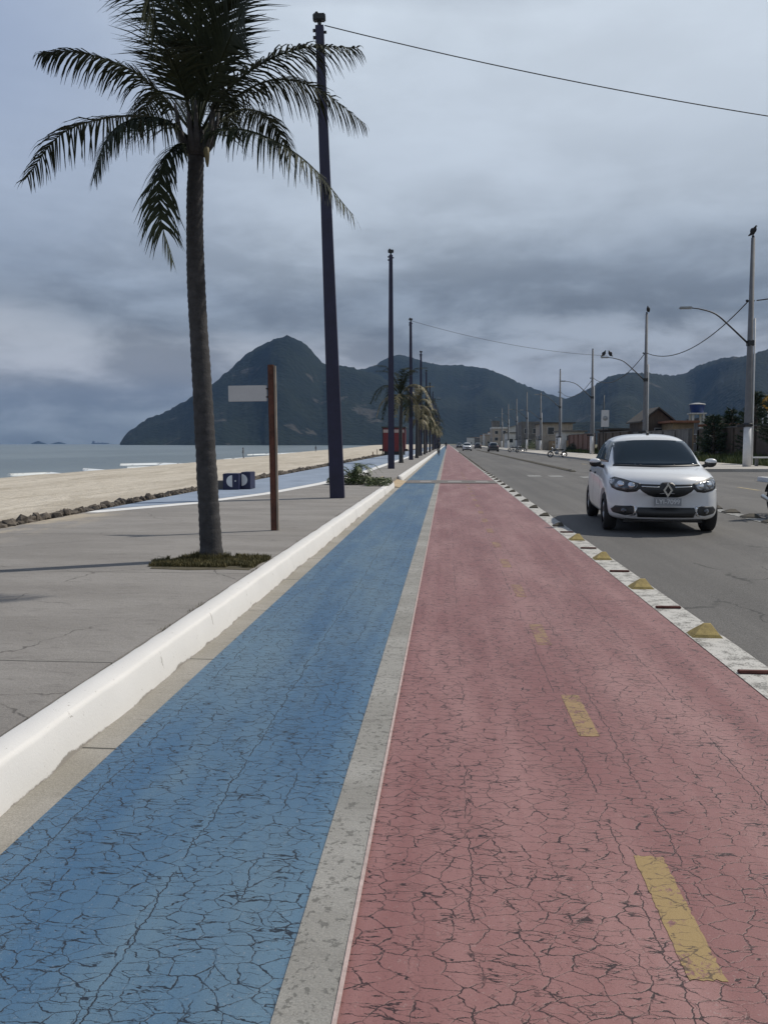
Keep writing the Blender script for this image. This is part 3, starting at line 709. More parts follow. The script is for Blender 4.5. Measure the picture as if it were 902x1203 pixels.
FR = [  # rachis paths as (photo x, photo y, depth offset)
    ([(226, 155, 0), (190, 112, -.1), (150, 80, -.25), (95, 62, -.35), (48, 62, -.45)], .34),
    ([(224, 163, 0), (190, 140, .2), (130, 138, .45), (72, 158, .6), (30, 211, .7)], .40),
    ([(224, 165, 0), (195, 142, -.3), (158, 140, -.6), (128, 160, -.8), (111, 208, -.9)], .36),
    ([(226, 172, 0), (206, 172, -.25), (190, 200, -.4), (188, 250, -.45), (203, 308, -.45)], .34),
    ([(236, 155, 0), (262, 112, -.15), (305, 76, -.3), (358, 56, -.4), (420, 56, -.5)], .36),
    ([(236, 158, 0), (268, 120, .3), (320, 94, .55), (372, 104, .7), (428, 145, .8)], .42),
    ([(236, 168, 0), (262, 152, -.3), (305, 158, -.6), (360, 190, -.8), (414, 252, -.9)], .42),
    ([(234, 150, 0), (244, 90, .15), (262, 20, .3), (292, -45, .5), (338, -95, .7)], .50),
    ([(229, 150, 0), (220, 90, .1), (196, 20, .3), (158, -30, .5), (110, -60, .8)], .50),
    ([(231, 150, 0), (232, 80, -.2), (236, 0, -.45), (246, -70, -.8), (262, -120, -1.2)], .52),
    ([(231, 150, .1), (226, 80, .4), (220, 0, .8), (214, -70, 1.3), (200, -110, 1.9)], .52),
    ([(233, 152, -.1), (250, 95, -.5), (268, 50, -.8), (284, 15, -1.2), (296, -10, -1.6)], .42),
    ([(229, 152, -.1), (212, 95, -.4), (194, 55, -.8), (180, 25, -1.2), (170, 2, -1.5)], .42),
    ([(232, 150, 0), (238, 95, -.1), (248, 35, -.3), (254, -20, -.5), (258, -60, -.8)], .50),
    ([(230, 150, 0), (224, 95, .1), (214, 35, .2), (206, -20, .4), (202, -60, .7)], .50),
    ([(232, 160, .1), (240, 120, .7), (250, 100, 1.3), (262, 115, 1.8), (276, 160, 2.1)], .36),
    ([(229, 162, .1), (214, 130, .6), (196, 110, 1.2), (178, 118, 1.7), (160, 150, 2.0)], .36),
    ([(235, 162, 0), (262, 140, .6), (290, 128, 1.2), (318, 142, 1.6), (340, 180, 1.9)], .36),
]
for i, (P, L) in enumerate(FR):
    up_ = P[-1][1] < 40 and i > 6
    frond(root, [loc(*q) for q in P], 84 if not up_ else 80, L * (1.28 if not up_ else 1.2), 'leaf', droop=.22 if up_ else .85, wd=.0082, seed=i, segs=3, face=up_)
sp = MB(); rg = random.Random(5)
for i in range(9):
    a = rg.uniform(0, 6.3); P_ = [cc + Vector((math.cos(a) * .05, math.sin(a) * .05, -.12)), cc + Vector((math.cos(a) * .16, math.sin(a) * .16, .02)), cc + Vector((math.cos(a) * .22, math.sin(a) * .22, .3))]
    sp.tube(catmull(P_, 6), [.05, .045, .038, .03, .024, .018, .012], 6)
sp.build('frond_sheath', M['trunk'], root)
hb = MB()
hb.tube(catmull([cc + Vector((.06, -.03, -.0)), cc + Vector((.11, -.05, -.10)), cc + Vector((.12, -.05, -.26))], 8), [.012, .02, .028, .032, .03, .03, .024, .018, .008], 7); hb.build('flower_spathe', M['leafdry'], root)

def small_palm(seed, H, rad, dry=.3, nf=24):
    rg = random.Random(seed); r_ = empty('small_palm'); mb = MB()
    palm_trunk(mb, [(0, 0, 0), (rg.uniform(-.08, .08), 0, H * .5), (rg.uniform(-.15, .15), 0, H)], .13, .085, .09, 10); mb.build('trunk', M['trunk'], r_)
    top = Vector((mb.v[-1][0], 0, H))
    for i in range(nf):
        a = 2 * PI * i / nf * 2.4 + rg.uniform(-.2, .2); e = rg.uniform(.2, 1) if i % 3 else 1.25
        dirv = Vector((math.cos(a), math.sin(a), 0)); Lf = rad * rg.uniform(.85, 1.1)
        if i % 3 == 0: P_ = [top, top + dirv * Lf * .15 + Vector((0, 0, Lf * .42)), top + dirv * Lf * .42 + Vector((0, 0, Lf * .78)), top + dirv * Lf * .8 + Vector((0, 0, Lf * .82))]
        elif i % 3 == 1: P_ = [top, top + dirv * Lf * .35 + Vector((0, 0, Lf * .30)), top + dirv * Lf * .75 + Vector((0, 0, Lf * .22)), top + dirv * Lf * 1.05 + Vector((0, 0, -Lf * .22))]
        else: P_ = [top, top + dirv * Lf * .3 + Vector((0, 0, Lf * .02)), top + dirv * Lf * .6 + Vector((0, 0, -Lf * .22)), top + dirv * Lf * .75 + Vector((0, 0, -Lf * .65))]
        frond(r_, P_, 30, .46, 'leafdry' if (i % 3 == 2 and rg.random() < .65) or rg.random() < dry else 'leaf', .8, .022, seed * 31 + i, 2, .02)
    return r_
ORD = ['first', 'second', 'third', 'fourth', 'fifth', 'sixth', 'seventh', 'eighth', 'ninth', 'tenth', 'eleventh', 'twelfth', 'thirteenth', 'fourteenth', 'fifteenth', 'sixteenth', 'seventeenth', 'eighteenth', 'nineteenth', 'twentieth']
palmA = small_palm(3, 4.05, 2.0, .05); palmB = small_palm(8, 3.9, 1.7, .55)
GPALM = 'palms in the row along the promenade kerb'
root['group'] = GPALM
PY = [49.5, 66, 77, 88, 99, 112, 126, 140, 156, 174, 195, 220]
for i, yy in enumerate(PY):
    o = palmA if i == 0 else (palmB if i == 1 else copy_tree(palmA if i % 3 == 0 else palmB))
    o.location = (-2.55 + (.10 if i % 2 else -.1) if i else -2.78, yy, .18); o.rotation_euler = (0, 0, i * 1.7); s_ = 1 + .10 * math.sin(i * 2.3) if i else 1.0
    if i > 1: s_ *= .96
    o.scale = (s_, s_, s_)
    tag(o, 'small green coconut palm, first of the distant row beyond the red kiosk post' if i == 0 else ('%s small palm of the distant row along the white kerb' % ORD[i]), 'palm tree', GPALM)
palmA['label'] = 'green coconut palm standing tallest and nearest in the distant row'

# shrub at the ramp
pr = empty('kerbside_shrub', (-2.75, 23.4, .18)); tag(pr, 'low green shrub with palm leaves sprouting beside the white kerb and tan ramp', 'shrub')
rg = random.Random(21)
for i in range(11):
    a = rg.uniform(0, 6.3); Lf = rg.uniform(.5, .85); dv = Vector((math.cos(a), math.sin(a) * .6, 0))
    frond(pr, [Vector((.05, 0, 0)), dv * Lf * .3 + Vector((.05, 0, Lf * .55)), dv * Lf * .7 + Vector((.05, 0, Lf * .62)), dv * Lf + Vector((.05, 0, Lf * .35))], 16, .17, 'shrub', .5, .013, 400 + i, 2, .012)
lf = MB()
for i in range(2600):
    a = rg.uniform(0, 6.3); r_ = rg.random() ** .6; x = .1 + math.cos(a) * r_ * .75; y = math.sin(a) * r_ * .5; z = rg.random() * .34 * (1 - r_ * .6) + .02
    if x > .5: z *= .7
    s_ = rg.uniform(.02, .045); q = Matrix.Translation((x, y, z)) @ Matrix.Rotation(rg.uniform(0, 6.3), 4, 'Z') @ Matrix.Rotation(rg.uniform(-1.2, 1.2), 4, 'X')
    lf.add([(-s_, 0, 0), (0, -s_ * .45, 0), (s_, 0, .004), (0, s_ * .45, 0)], [(0, 1, 2, 3)], False, q)
for i in range(900):
    x = .75 + rg.uniform(-.3, .3); y = -.3 + rg.uniform(-.8, .5); z = rg.random() * .16 + .01; s_ = rg.uniform(.02, .045); q = Matrix.Translation((x, y, z)) @ Matrix.Rotation(rg.uniform(0, 6.3), 4, 'Z') @ Matrix.Rotation(rg.uniform(-1.2, 1.2), 4, 'X')
    lf.add([(-s_, 0, 0), (0, -s_ * .45, 0), (s_, 0, .004), (0, s_ * .45, 0)], [(0, 1, 2, 3)], False, q)
lf.build('foliage', M['shrub'], pr); pr.scale = (1.12, 1.1, 1.2)

# ------------------------------------------------------------------ poles left (navy)
GN = 'dark navy posts along the promenade'
def navy_pole():
    r_ = empty('navy_light_post'); mb = MB(); H = 9.75; a, b = .155, .085
    vs = []
    for z, q in ((0, a), (.35, a * .99), (H, b)):
        vs += [(-q, -q * .8, z), (q, -q * .8, z), (q, q * .8, z), (-q, q * .8, z)]
    mb.add(vs, [(i * 4 + k, i * 4 + (k + 1) % 4, i * 4 + 4 + (k + 1) % 4, i * 4 + 4 + k) for i in range(2) for k in range(4)] + [(8, 9, 10, 11), (3, 2, 1, 0)]); mb.build('pole', M['pole_navy'], r_)
    h = MB().bbox(-.13, .13, -.07, .07, H + .10, H + .24, .02); h.tube([(0, 0, H), (0, 0, H + .12)], .04, 8); h.ell((-.05, 0, H + .26), .04, .04, .035); h.build('junction_head', M['darkmetal'], r_)
    k = MB()
    for z in (H - .08, H - .22): k.tube([(-.14, 0, z), (-.06, 0, z)], .035, 8)
    k.tube([(.07, 0, H - .12), (.14, 0, H - .12)], .03, 8); k.build('insulator', M['darkmetal'], r_)
    return r_
np0 = navy_pole(); LP = []
for i in range(13):
    yy = 17.5 + 20.6 * i; o = np0 if i == 0 else copy_tree(np0); x = -2.36 if i == 0 else -2.62 + .012 * i
    o.location = (x, yy, .18); o.rotation_euler = (0, R(-1.9) if i == 0 else R(-.15 * (i % 3)), R(4)); LP.append((x - (.32 if i == 0 else 0), yy, 9.85))
    tag(o, 'tall dark navy post nearest the camera, to the right of the sign post' if i == 0 else '%s dark navy post from the camera along the promenade' % ORD[i], 'post', GN)

# red steel post with blank board
sp_ = empty('board_sign', (-2.31, 10.85, .18)); tag(sp_, 'rusty red post with a blank pale board near the front palm', 'sign')
b_ = MB(); b_.bbox(-.055, .02, -.035, .035, 0, 2.215, .006); b_.build('post', M['rust'], sp_)
MB().bbox(.021, .05, -.02, .02, 0, 2.20, .005).build('post_edge_strip', simple('weathered_bar', (.32, .27, .22), .8, var=.3), sp_)
# lean slightly with the photograph
MB().bbox(-.60, -.075, -.012, .012, 1.735, 1.945, .005).build('sign_board', M['boardgrey'], sp_)
MB().tube([(-.09, 0, 1.79), (-.055, 0, 1.79)], .014, 6).tube([(-.09, 0, 1.90), (-.055, 0, 1.90)], .014, 6).build('bracket', M['darkmetal'], sp_)
sp_.rotation_euler = (0, R(-.5), 0)

# navy concrete seat with white half discs
P0 = gp(262, 575.7, .18); st = empty('navy_bench', P0); tag(st, 'low navy blue bench block painted with white half circles, seen behind the palm trunk', 'bench')
wA = .40; wB = .24; hA = .415
MB().bbox(0, wA, 0, .45, 0, hA, .012).build('seat_block', M['navy'], st)
MB().bbox(wA + .002, wA + wB, .25, .80, 0, hA + .03, .012).build('seat_block', M['navy'], st)
MB().bbox(-.42, -.002, .28, .62, .0, .22, .012).build('side_slab', M['wgrey'], st)
def halfdisc(cx_, cz, r_, s0, s1, y):
    return [(cx_ + r_ * math.cos(a), y, cz + r_ * math.sin(a)) for a in [s0 + (s1 - s0) * i / 18 for i in range(19)]]
def facedisc(P, name):
    n_ = len(P); back = [(x, y + .012, z) for x, y, z in P]
    MB().add(P + back, [tuple(range(n_)), tuple(range(n_, 2 * n_))[::-1]] + [(i, i + n_, (i + 1) % n_ + n_, (i + 1) % n_) for i in range(n_)]).build(name, M['white'], st, fix=True)
facedisc(halfdisc(.245, .225, .15, PI / 2, 3 * PI / 2, -.006), 'painted_half_circle'); facedisc(halfdisc(wA + .02, .245, .15, -PI / 2, PI / 2, .244), 'painted_half_circle')
MB().tube([(.325, -.01, .23), (.325, .01, .23)], .022, 10).build('badge', M['boardgrey'], st)

# ------------------------------------------------------------------ right side lamp poles
GR_ = 'grey street light poles along the right pavement'
def right_pole(H, lamp=True):
    r_ = empty('street_light_pole'); mb = MB()
    mb.tube([(0, 0, 0), (0, 0, H * .2), (0, 0, H)], [.20, .185, .095], 14); mb.build('pole', M['pole_grey'], r_)
    MB().tube([(0, 0, .0), (0, 0, 2.05)], [.215, .20], 14).build('painted_base', M['pole_white'], r_)
    MB().tube([(.24, -.05, .1), (.22, -.05, 4), (.19, -.05, 7.6)], .045, 8).build('conduit_pipe', M['pole_white'], r_)
    bx_ = MB(); bx_.tube([(0, 0, 2.1), (0, 0, 2.25)], .245, 14); bx_.bbox(-.55, -.1, -.08, .08, 2.05, 2.2, .02); bx_.build('clamp_band', M['darkmetal'], r_)
    if lamp:
        am = MB(); am.tube(catmull([(-.12, 0, 6.35), (-.95, 0, 7.15), (-1.75, 0, 7.85), (-2.5, 0, 8.12), (-3.0, 0, 8.2)], 20), [.05 - .0012 * i for i in range(21)], 8)
        am.bbox(-.16, .16, -.16, .16, 6.2, 6.5, .03); am.build('lamp_arm', M['darkmetal'], r_)
        MB().bbox(-3.6, -2.95, -.13, .13, 8.15, 8.27, .04).build('lamp_head', M['galv'], r_)
    ins = MB(); ins.tube([(-.2, 0, 8.5), (.16, 0, 8.5)], .035, 8); ins.ell((-.22, 0, 8.5), .07, .07, .07, 8, 6); ins.build('insulator', M['darkmetal'], r_)
    MB().tube([(0, 0, H), (0, 0, H + .12)], .07, 8).build('cap', M['darkmetal'], r_)
    return r_
RPX = [(15.55, 44.0), (16.05, 68.5), (16.2, 94), (16.0, 119), (16.2, 145), (16.2, 170), (16.2, 195), (16.2, 221), (16.2, 247)]
rp0 = right_pole(11.65); RP = []
for i, (x, yy) in enumerate([(15.5, 19.0)] + RPX):
    if i == 0: o = None
    o = rp0 if i == 1 else (copy_tree(rp0) if i != 0 else None)
    if o is None: continue
    o.location = (x, yy, .15); RP.append((x, yy))
    if i == 1: o.rotation_euler = (0, R(-.5), 0)
    elif i == 5: o.scale = (1, 1, .86)
    tag(o, ['', 'tallest grey light pole at far right with one bird on its tip', 'light pole above the white car with two birds on its lamp', 'third light pole from the right, beyond the white car', 'fourth light pole from the right, with its lamp over the road'][i] if i < 5 else '%s light pole from the right along the far pavement' % ORD[i - 1], 'street light', GR_)

def wire(name, pts3, sag, label, r_=.018, n=28):
    a, b = Vector(pts3[0]), Vector(pts3[1]); P = []
    for i in range(n + 1):
        u = i / n; q = a.lerp(b, u); q.z -= 4 * sag * u * (1 - u); P.append(q)
    o = MB().tube(P, r_, 6).build(name, M['cable'])
    tag(o, label, 'cable', 'overhead cables'); return o
wire('overhead_cable', ((LP[0][0] + .1, 17.5, 9.95), (16.0, 18.6, 7.0)), .42, 'thin cable sagging from the top of the nearest navy post to the top right', .011)
wire('overhead_cable', ((15.35, 44, 8.66), (16.0, 68.5, 8.66)), 1.2, 'drooping cable between the two nearest right light poles', .03)
wire('overhead_cable', ((15.75, 44, 8.66), (20, 30, 8.4)), .25, 'short cable leaving the tallest right pole towards the right edge', .03)
wire('overhead_cable', ((15.9, 68.5, 8.66), (16.2, 94, 8.66)), 1.3, 'drooping cable between the second and third right light poles', .03)
wire('overhead_cable', ((16.2, 94, 8.66), (16.0, 119, 8.66)), 1.3, 'drooping cable between the third and fourth right light poles', .03)
wire('overhead_cable', ((LP[2][0], LP[2][1], 10.0), (12.9, 68.4, 8.45)), .45, 'faint cable crossing the road from a navy post to the lamp with birds', .012)

def bird(x, y, z, rz, label):
    mb = MB(); P = [(0, .26, -.02), (0, .15, .03), (0, .05, .12), (0, -.03, .22), (0, -.07, .33), (0, -.10, .40), (0, -.13, .44), (0, -.20, .42)]
    mb.tube(catmull(P, 16), [.015, .04, .055, .075, .095, .11, .12, .125, .12, .10, .08, .06, .045, .05, .045, .025, .008], 10)
    mb.tube([(-.03, 0, .10), (-.03, 0, -.02)], .012, 5).tube([(.03, 0, .10), (.03, 0, -.02)], .012, 5)
    o = mb.build('bird', M['feather']); o.location = (x, y, z); o.rotation_euler = (0, 0, rz); o.scale = (.95,) * 3
    wg = MB()
    for s in (-1, 1): wg.ell((s * .10, .04, .18), .035, .11, .17, 8, 6)
    wg.build('wing', M['feather'], o)
    tag(o, label, 'bird', 'black birds perched on the right poles')
bird(15.45, 44, 11.95, 1.0, 'black bird perched on the tip of the tallest right pole'); bird(16.05, 68.5, 11.95, -.6, 'black bird perched on top of the pole above the white car')
bird(12.62, 68.5, 8.44, 1.2, 'left of two black birds on the lamp above the white car'); bird(13.12, 68.5, 8.44, -1.3, 'right of two black birds on the lamp above the white car')

# ------------------------------------------------------------------ road blocks
GB = 'yellow wedge blocks along the white edge strip'
def block(mats, L=.205, D=.16, H=.085):
    vs = [(-L / 2, -D / 2, 0), (L / 2, -D / 2, 0), (L / 2, D / 2, 0), (-L / 2, D / 2, 0), (-L / 2 + .02, -D / 2 + .01, .02), (L / 2 - .02, -D / 2 + .01, .02), (L / 2 - .02, D / 2 - .01, .02), (-L / 2 + .02, D / 2 - .01, .02),
          (-.01, .0, H), (L / 2 - .065, -.005, H), (L / 2 - .06, .018, H), (-.005, .018, H)]
    fs = [(0, 1, 5, 4), (1, 2, 6, 5), (2, 3, 7, 6), (3, 0, 4, 7), (4, 5, 9, 8), (5, 6, 10, 9), (6, 7, 11, 10), (7, 4, 8, 11), (8, 9, 10, 11), (3, 2, 1, 0)]
    return MB().add(vs, fs).build('road_block', M[mats])
bY = block('blockyellow'); bD = block('blockdark', .30, .26, .07)
y = 5.78; i = 0
while y < 130:
    far = y > 13.2
    o = (bY if i == 0 else bY.copy()) if not far else bD.copy()
    if i: C.objects.link(o)
    o.location = (1.80, y, .0125); o.rotation_euler = (0, 0, R(rng.uniform(-3, 3)))
    if far: o.scale = (.62, .5, .9)
    tag(o, ('nearest yellow wedge block on the white edge strip' if i == 0 else '%s wedge block from the camera on the white edge strip' % ORD[i]) if i < 14 else 'small dark wedge block in the far run along the white edge strip', 'road block', GB); y += 1.90; i += 1
GM = 'low blocks along the middle of the road'
first = True; y = 10.2; i = 0
while y < 17.6:
    o = bD if first else bD.copy()
    if not first: C.objects.link(o)
    first = False; o.location = (5.5, y, .012)
    tag(o, '%s low dark block from the camera on the white bed right of the car' % ORD[i], 'road block', GM); y += 1.02; i += 1
y = 39.6
while y < 170:
    o = bD.copy(); C.objects.link(o); o.location = (5.95, y, .005); o.scale = (1, 1.2, 1.2)
    tag(o, 'low dark block in the long line down the middle of the far road', 'road block', GM); y += .98
scar = MB().bbox(-.10, .10, -.02, .02, 0, .018, .005).build('block_footing', M['blockbed'])
y = 4.83; i = 0
while y < 13:
    o = scar if i == 0 else scar.copy()
    if i: C.objects.link(o)
    o.location = (1.80, y, .0125); tag(o, '%s red stub from the camera left on the white edge strip' % ORD[i], 'block footing', 'red stubs of broken blocks on the white strip'); y += 1.9; i += 1

# ------------------------------------------------------------------ cars
STN = [ # y, zb, w, zm, zsh, F(x,z), G(x,z), H
    (0.00, .36, .52, .46, .56, (.42, .60), (.25, .625), .635), (.03, .25, .74, .46, .66, (.62, .72), (.35, .76), .775), (.09, .20, .83, .48, .74, (.72, .82), (.40, .86), .875),
    (.25, .19, .865, .50, .81, (.76, .885), (.42, .93), .94), (.60, .18, .885, .55, .87, (.76, .96), (.42, .995), 1.005), (.92, .18, .885, .56, .91, (.75, 1.0), (.45, 1.03), 1.04),
    (1.10, .18, .885, .56, .93, (.74, 1.02), (.70, 1.10), 1.13), (1.38, .18, .885, .56, .95, (.745, 1.05), (.67, 1.28), 1.31), (1.70, .18, .885, .56, .96, (.75, 1.06), (.675, 1.455), 1.485), (1.95, .18, .885, .56, .97, (.75, 1.07), (.675, 1.52), 1.545),
    (2.40, .18, .885, .56, .97, (.75, 1.07), (.675, 1.545), 1.565), (3.15, .18, .885, .56, .97, (.745, 1.07), (.65, 1.52), 1.54), (3.6, .20, .87, .56, .96, (.72, 1.06), (.58, 1.43), 1.475),
    (3.85, .24, .85, .58, .93, (.70, 1.02), (.52, 1.18), 1.20), (4.0, .28, .80, .58, .86, (.62, .92), (.4, .95), .96), (4.07, .40, .6, .56, .70, (.42, .72), (.2, .73), .73)]
def bow(x, y): return .40 * (abs(x) / .86) ** 3.2 * max(0, 1 - y / 1.3) - .22 * (abs(x) / .86) ** 3 * max(0, (y - 3.2) / .87)
def car_body(wheelz=.30):
    bm = bmesh.new(); rings = []
    for (y, zb, wd, zm, zs, Fp, Gp, zh) in STN:
        half = [(wd * .86, zb), (wd, zb + .10 if wd > .6 else zb + .03), (wd, zm), (wd * .975, zs), Fp, Gp]
        pts = [(0, zb)] + half + [(0, zh)] + [(-a, b) for a, b in half[::-1]]
        rings.append([bm.verts.new((x, y + bow(x, y), z)) for x, z in pts])
    n = len(rings[0])
    for a, b in zip(rings, rings[1:]):
        for k in range(n): bm.faces.new((a[k], b[k], b[(k + 1) % n], a[(k + 1) % n]))
    for r_ in (rings[0], rings[-1]):
        # close the end with quads between mirrored halves
        for k in range(1, 6): bm.faces.new((r_[k], r_[k + 1], r_[n - k - 1], r_[n - k]))
        bm.faces.new((r_[0], r_[1], r_[n - 1])); bm.faces.new((r_[6], r_[7], r_[8]))
    bmesh.ops.recalc_face_normals(bm, faces=bm.faces[:])
    me = bpy.data.meshes.new('tmp'); bm.to_mesh(me); bm.free()
    for p_ in me.polygons: p_.use_smooth = True
    o = bpy.data.objects.new('tmp', me); C.objects.link(o)
    ss = o.modifiers.new('s', 'SUBSURF'); ss.levels = 3; ss.render_levels = 3
    cut = []
    for yy in (.82, 3.40):
        for s in (-1, 1):
            cm = MB().tube([(s * .60, yy, wheelz + .02), (s * 1.1, yy, wheelz + .02)], .355, 36); co = cm.build('cut', M['black'], fix=True); cut.append(co)
            bo = o.modifiers.new('b', 'BOOLEAN'); bo.operation = 'DIFFERENCE'; bo.object = co; bo.solver = 'EXACT'
    dg = bpy.context.evaluated_depsgraph_get(); ev = o.evaluated_get(dg); full = bpy.data.meshes.new_from_object(ev)
    for mo in list(o.modifiers):
        if mo.type == 'BOOLEAN': o.modifiers.remove(mo)
    dg = bpy.context.evaluated_depsgraph_get(); ev = o.evaluated_get(dg); sm = bpy.data.meshes.new_from_object(ev)
    tree = BVHTree.FromPolygons([v.co.copy() for v in sm.vertices], [list(p_.vertices) for p_ in sm.polygons])
    for q in cut + [o]: bpy.data.objects.remove(q, do_unlink=True)
    return full, tree
def panel(tree, poly, axis, sgn=1, off=.004, thick=.02, step=.04):
    """polygon (a,z) projected onto the body along axis 'y' (from sgn side) or 'x'"""
    bm = bmesh.new(); bm.faces.new([bm.verts.new((a, b, 0)) for a, b in poly])
    for ax in (0, 1):
        lo = min(p_[ax] for p_ in poly); hi = max(p_[ax] for p_ in poly); q = lo + step
        while q < hi:
            co = (q, 0, 0) if ax == 0 else (0, q, 0); no = (1, 0, 0) if ax == 0 else (0, 1, 0)
            bmesh.ops.bisect_plane(bm, geom=bm.verts[:] + bm.edges[:] + bm.faces[:], plane_co=co, plane_no=no); q += step
    for v in bm.verts:
        a, z = v.co.x, v.co.y
        if axis == 'y': og = Vector((a, -3 if sgn > 0 else 8, z)); dr = Vector((0, sgn, 0))
        else: og = Vector((sgn * 3, a, z)); dr = Vector((-sgn, 0, 0))
        hit = tree.ray_cast(og, dr)[0]
        if hit is None: hit = tree.find_nearest(Vector((a, 0, z)) if axis == 'y' else Vector((sgn * .85, a, z)))[0]
        v.co = hit - dr * off
    d_ = Vector((0, sgn, 0)) if axis == 'y' else Vector((-sgn, 0, 0))
    be = [e for e in bm.edges if e.is_boundary]
    r_ = bmesh.ops.extrude_edge_only(bm, edges=be)
    for v in [g for g in r_['geom'] if isinstance(g, bmesh.types.BMVert)]: v.co += d_ * thick
    bmesh.ops.recalc_face_normals(bm, faces=bm.faces[:])
    mb = MB(); mb.bm(bm, None, True); return mb
mir = lambda P: [(-a, b) for a, b in P][::-1]
def text_mesh(s, size, mat, parent, name, M4):
    cu = bpy.data.curves.new('t', 'FONT'); cu.body = s; cu.size = size; cu.align_x = 'CENTER'; cu.align_y = 'CENTER'; cu.extrude = .003; cu.offset = size * .012
    o = bpy.data.objects.new('t', cu); C.objects.link(o); dg = bpy.context.evaluated_depsgraph_get()
    me = bpy.data.meshes.new_from_object(o.evaluated_get(dg)); bpy.data.objects.remove(o, do_unlink=True)
    me.transform(M4); me.materials.clear(); me.materials.append(mat)
    q = bpy.data.objects.new(name, me); C.objects.link(q); q.parent = parent; return q
FULL, TREE = car_body()
def make_car(paintm, detail=True):
    r_ = empty('parked_car'); me = FULL.copy(); me.materials.clear(); me.materials.append(M[paintm])
    for p_ in me.polygons: p_.material_index = 0
    b = bpy.data.objects.new('body', me); C.objects.link(b); b.parent = r_
    P = lambda poly, ax, sg, nm, mt, off=.004, th=.02, st=.04, par=r_: panel(TREE, poly, ax, sg, off, th, st).build(nm, M[mt], par)
    ws = P([(-.67, 1.045), (-.35, 1.035), (0, 1.03), (.35, 1.035), (.67, 1.045), (.668, 1.13), (.622, 1.385), (.60, 1.418), (.28, 1.44), (0, 1.445), (-.28, 1.44), (-.60, 1.418), (-.622, 1.385), (-.668, 1.13)], 'y', 1, 'windshield', 'glass', .016, .03)
    # black seal round it
    P([(-.70, 1.022), (0, 1.008), (.70, 1.022), (.68, 1.05), (0, 1.036), (-.68, 1.05)], 'y', 1, 'windshield_cowl', 'black', .018, .03)
    for s, nm in ((1, 'side_window'), (-1, 'side_window')):
        P([(1.30, 1.075), (1.72, 1.36), (1.90, 1.415), (2.32, 1.44), (2.32, 1.075)], 'x', s, 'side_window', 'glass'); P([(2.40, 1.075), (2.40, 1.44), (2.9, 1.43), (3.25, 1.37), (3.45, 1.20), (3.40, 1.085)], 'x', s, 'side_window', 'glass')
        P([(1.35, .98), (1.35, .35), (1.357, .35), (1.357, .98)], 'x', s, 'door_seam', 'black', .001); P([(2.355, 1.06), (2.355, .33), (2.362, .33), (2.362, 1.06)], 'x', s, 'door_seam', 'black', .001)
        for yy in (2.15, 3.05): P([(yy, .86), (yy + .17, .86), (yy + .17, .89), (yy, .89)], 'x', s, 'door_handle', 'black', .02, .02)
        P([(1.25, .21), (3.0, .21), (3.0, .27), (1.25, .27)], 'x', s, 'sill_trim', 'black', .006)
    P([(-.6, 1.12), (.6, 1.12), (.5, 1.40), (-.5, 1.40)], 'y', -1, 'rear_window', 'glass'); 
    for s in (0, 1):
        tl = [(.62, .80), (.74, .80), (.72, 1.0), (.62, 1.0)]; P(mir(tl) if s else tl, 'y', -1, 'tail_light', 'taillight')
        hl = [(.385, .775), (.50, .805), (.62, .84), (.74, .868), (.80, .84), (.815, .77), (.79, .70), (.72, .665), (.58, .64), (.45, .655), (.40, .70)]
        hi = [(.425, .765), (.52, .79), (.63, .822), (.73, .845), (.775, .82), (.785, .77), (.765, .715), (.70, .69), (.58, .67), (.47, .685), (.43, .715)]
        hd = P(mir(hl) if s else hl, 'y', 1, 'headlight', 'black', .006); P(mir(hi) if s else hi, 'y', 1, 'lens', 'lens', .012, .01, .04, hd)
        for cx_ in (.52, .67):
            lens = [(cx_ + .048 * math.cos(a), .752 + .045 * math.sin(a) + (cx_ - .52) * .12) for a in [2 * PI * k / 14 for k in range(14)]]
            P(mir(lens) if s else lens, 'y', 1, 'reflector', 'chrome', .018, .01, .04, hd)
        fg = [(.47, .40), (.50, .435), (.74, .43), (.80, .37), (.77, .32), (.60, .285), (.49, .30), (.47, .34)]; fo = P(mir(fg) if s else fg, 'y', 1, 'fog_lamp_recess', 'black', .006)
        cb = [(.435, .42), (.46, .435), (.56, .448), (.50, .425), (.475, .40), (.468, .35), (.49, .30), (.56, .275), (.47, .285), (.445, .31)]; P(mir(cb) if s else cb, 'y', 1, 'chrome_bracket', 'chrome', .012, .02, .04, fo)
        fl = [(.62 + .04 * math.cos(a), .36 + .04 * math.sin(a)) for a in [2 * PI * k / 12 for k in range(12)]]; P(mir(fl) if s else fl, 'y', 1, 'fog_lamp', 'lens', .014, .01, .04, fo)
    half = [(.0, .80), (.07, .795), (.11, .765), (.39, .772), (.405, .70), (.36, .655), (.27, .60), (.17, .572), (0, .565)]
    g = P(half + [(-a, b_) for a, b_ in half[-2:0:-1]], 'y', 1, 'grille', 'black', .006)
    for s in (0, 1):
        ch = [(.115, .735), (.375, .742), (.375, .727), (.115, .716)]; P(mir(ch) if s else ch, 'y', 1, 'chrome_bar', 'chrome', .016, .02, .04, g)
    for zz in (.68, .65, .62): P([(-.28, zz), (.28, zz), (.28, zz + .008), (-.28, zz + .008)], 'y', 1, 'grille_slat', 'darkmetal', .012, .01, .05, g)
    # emblem: a hollow upright diamond
    em = MB(); yf = -.045; O_ = [(0, .79), (.072, .685), (0, .58), (-.072, .685)]; I_ = [(0, .748), (.040, .685), (0, .622), (-.040, .685)]
    vs = [(a, yf, b_) for a, b_ in O_] + [(a, yf, b_) for a, b_ in I_] + [(a * 1.05, yf + .03, .685 + (b_ - .685) * 1.05) for a, b_ in O_] + [(a, yf + .03, b_) for a, b_ in I_]
    fs = []
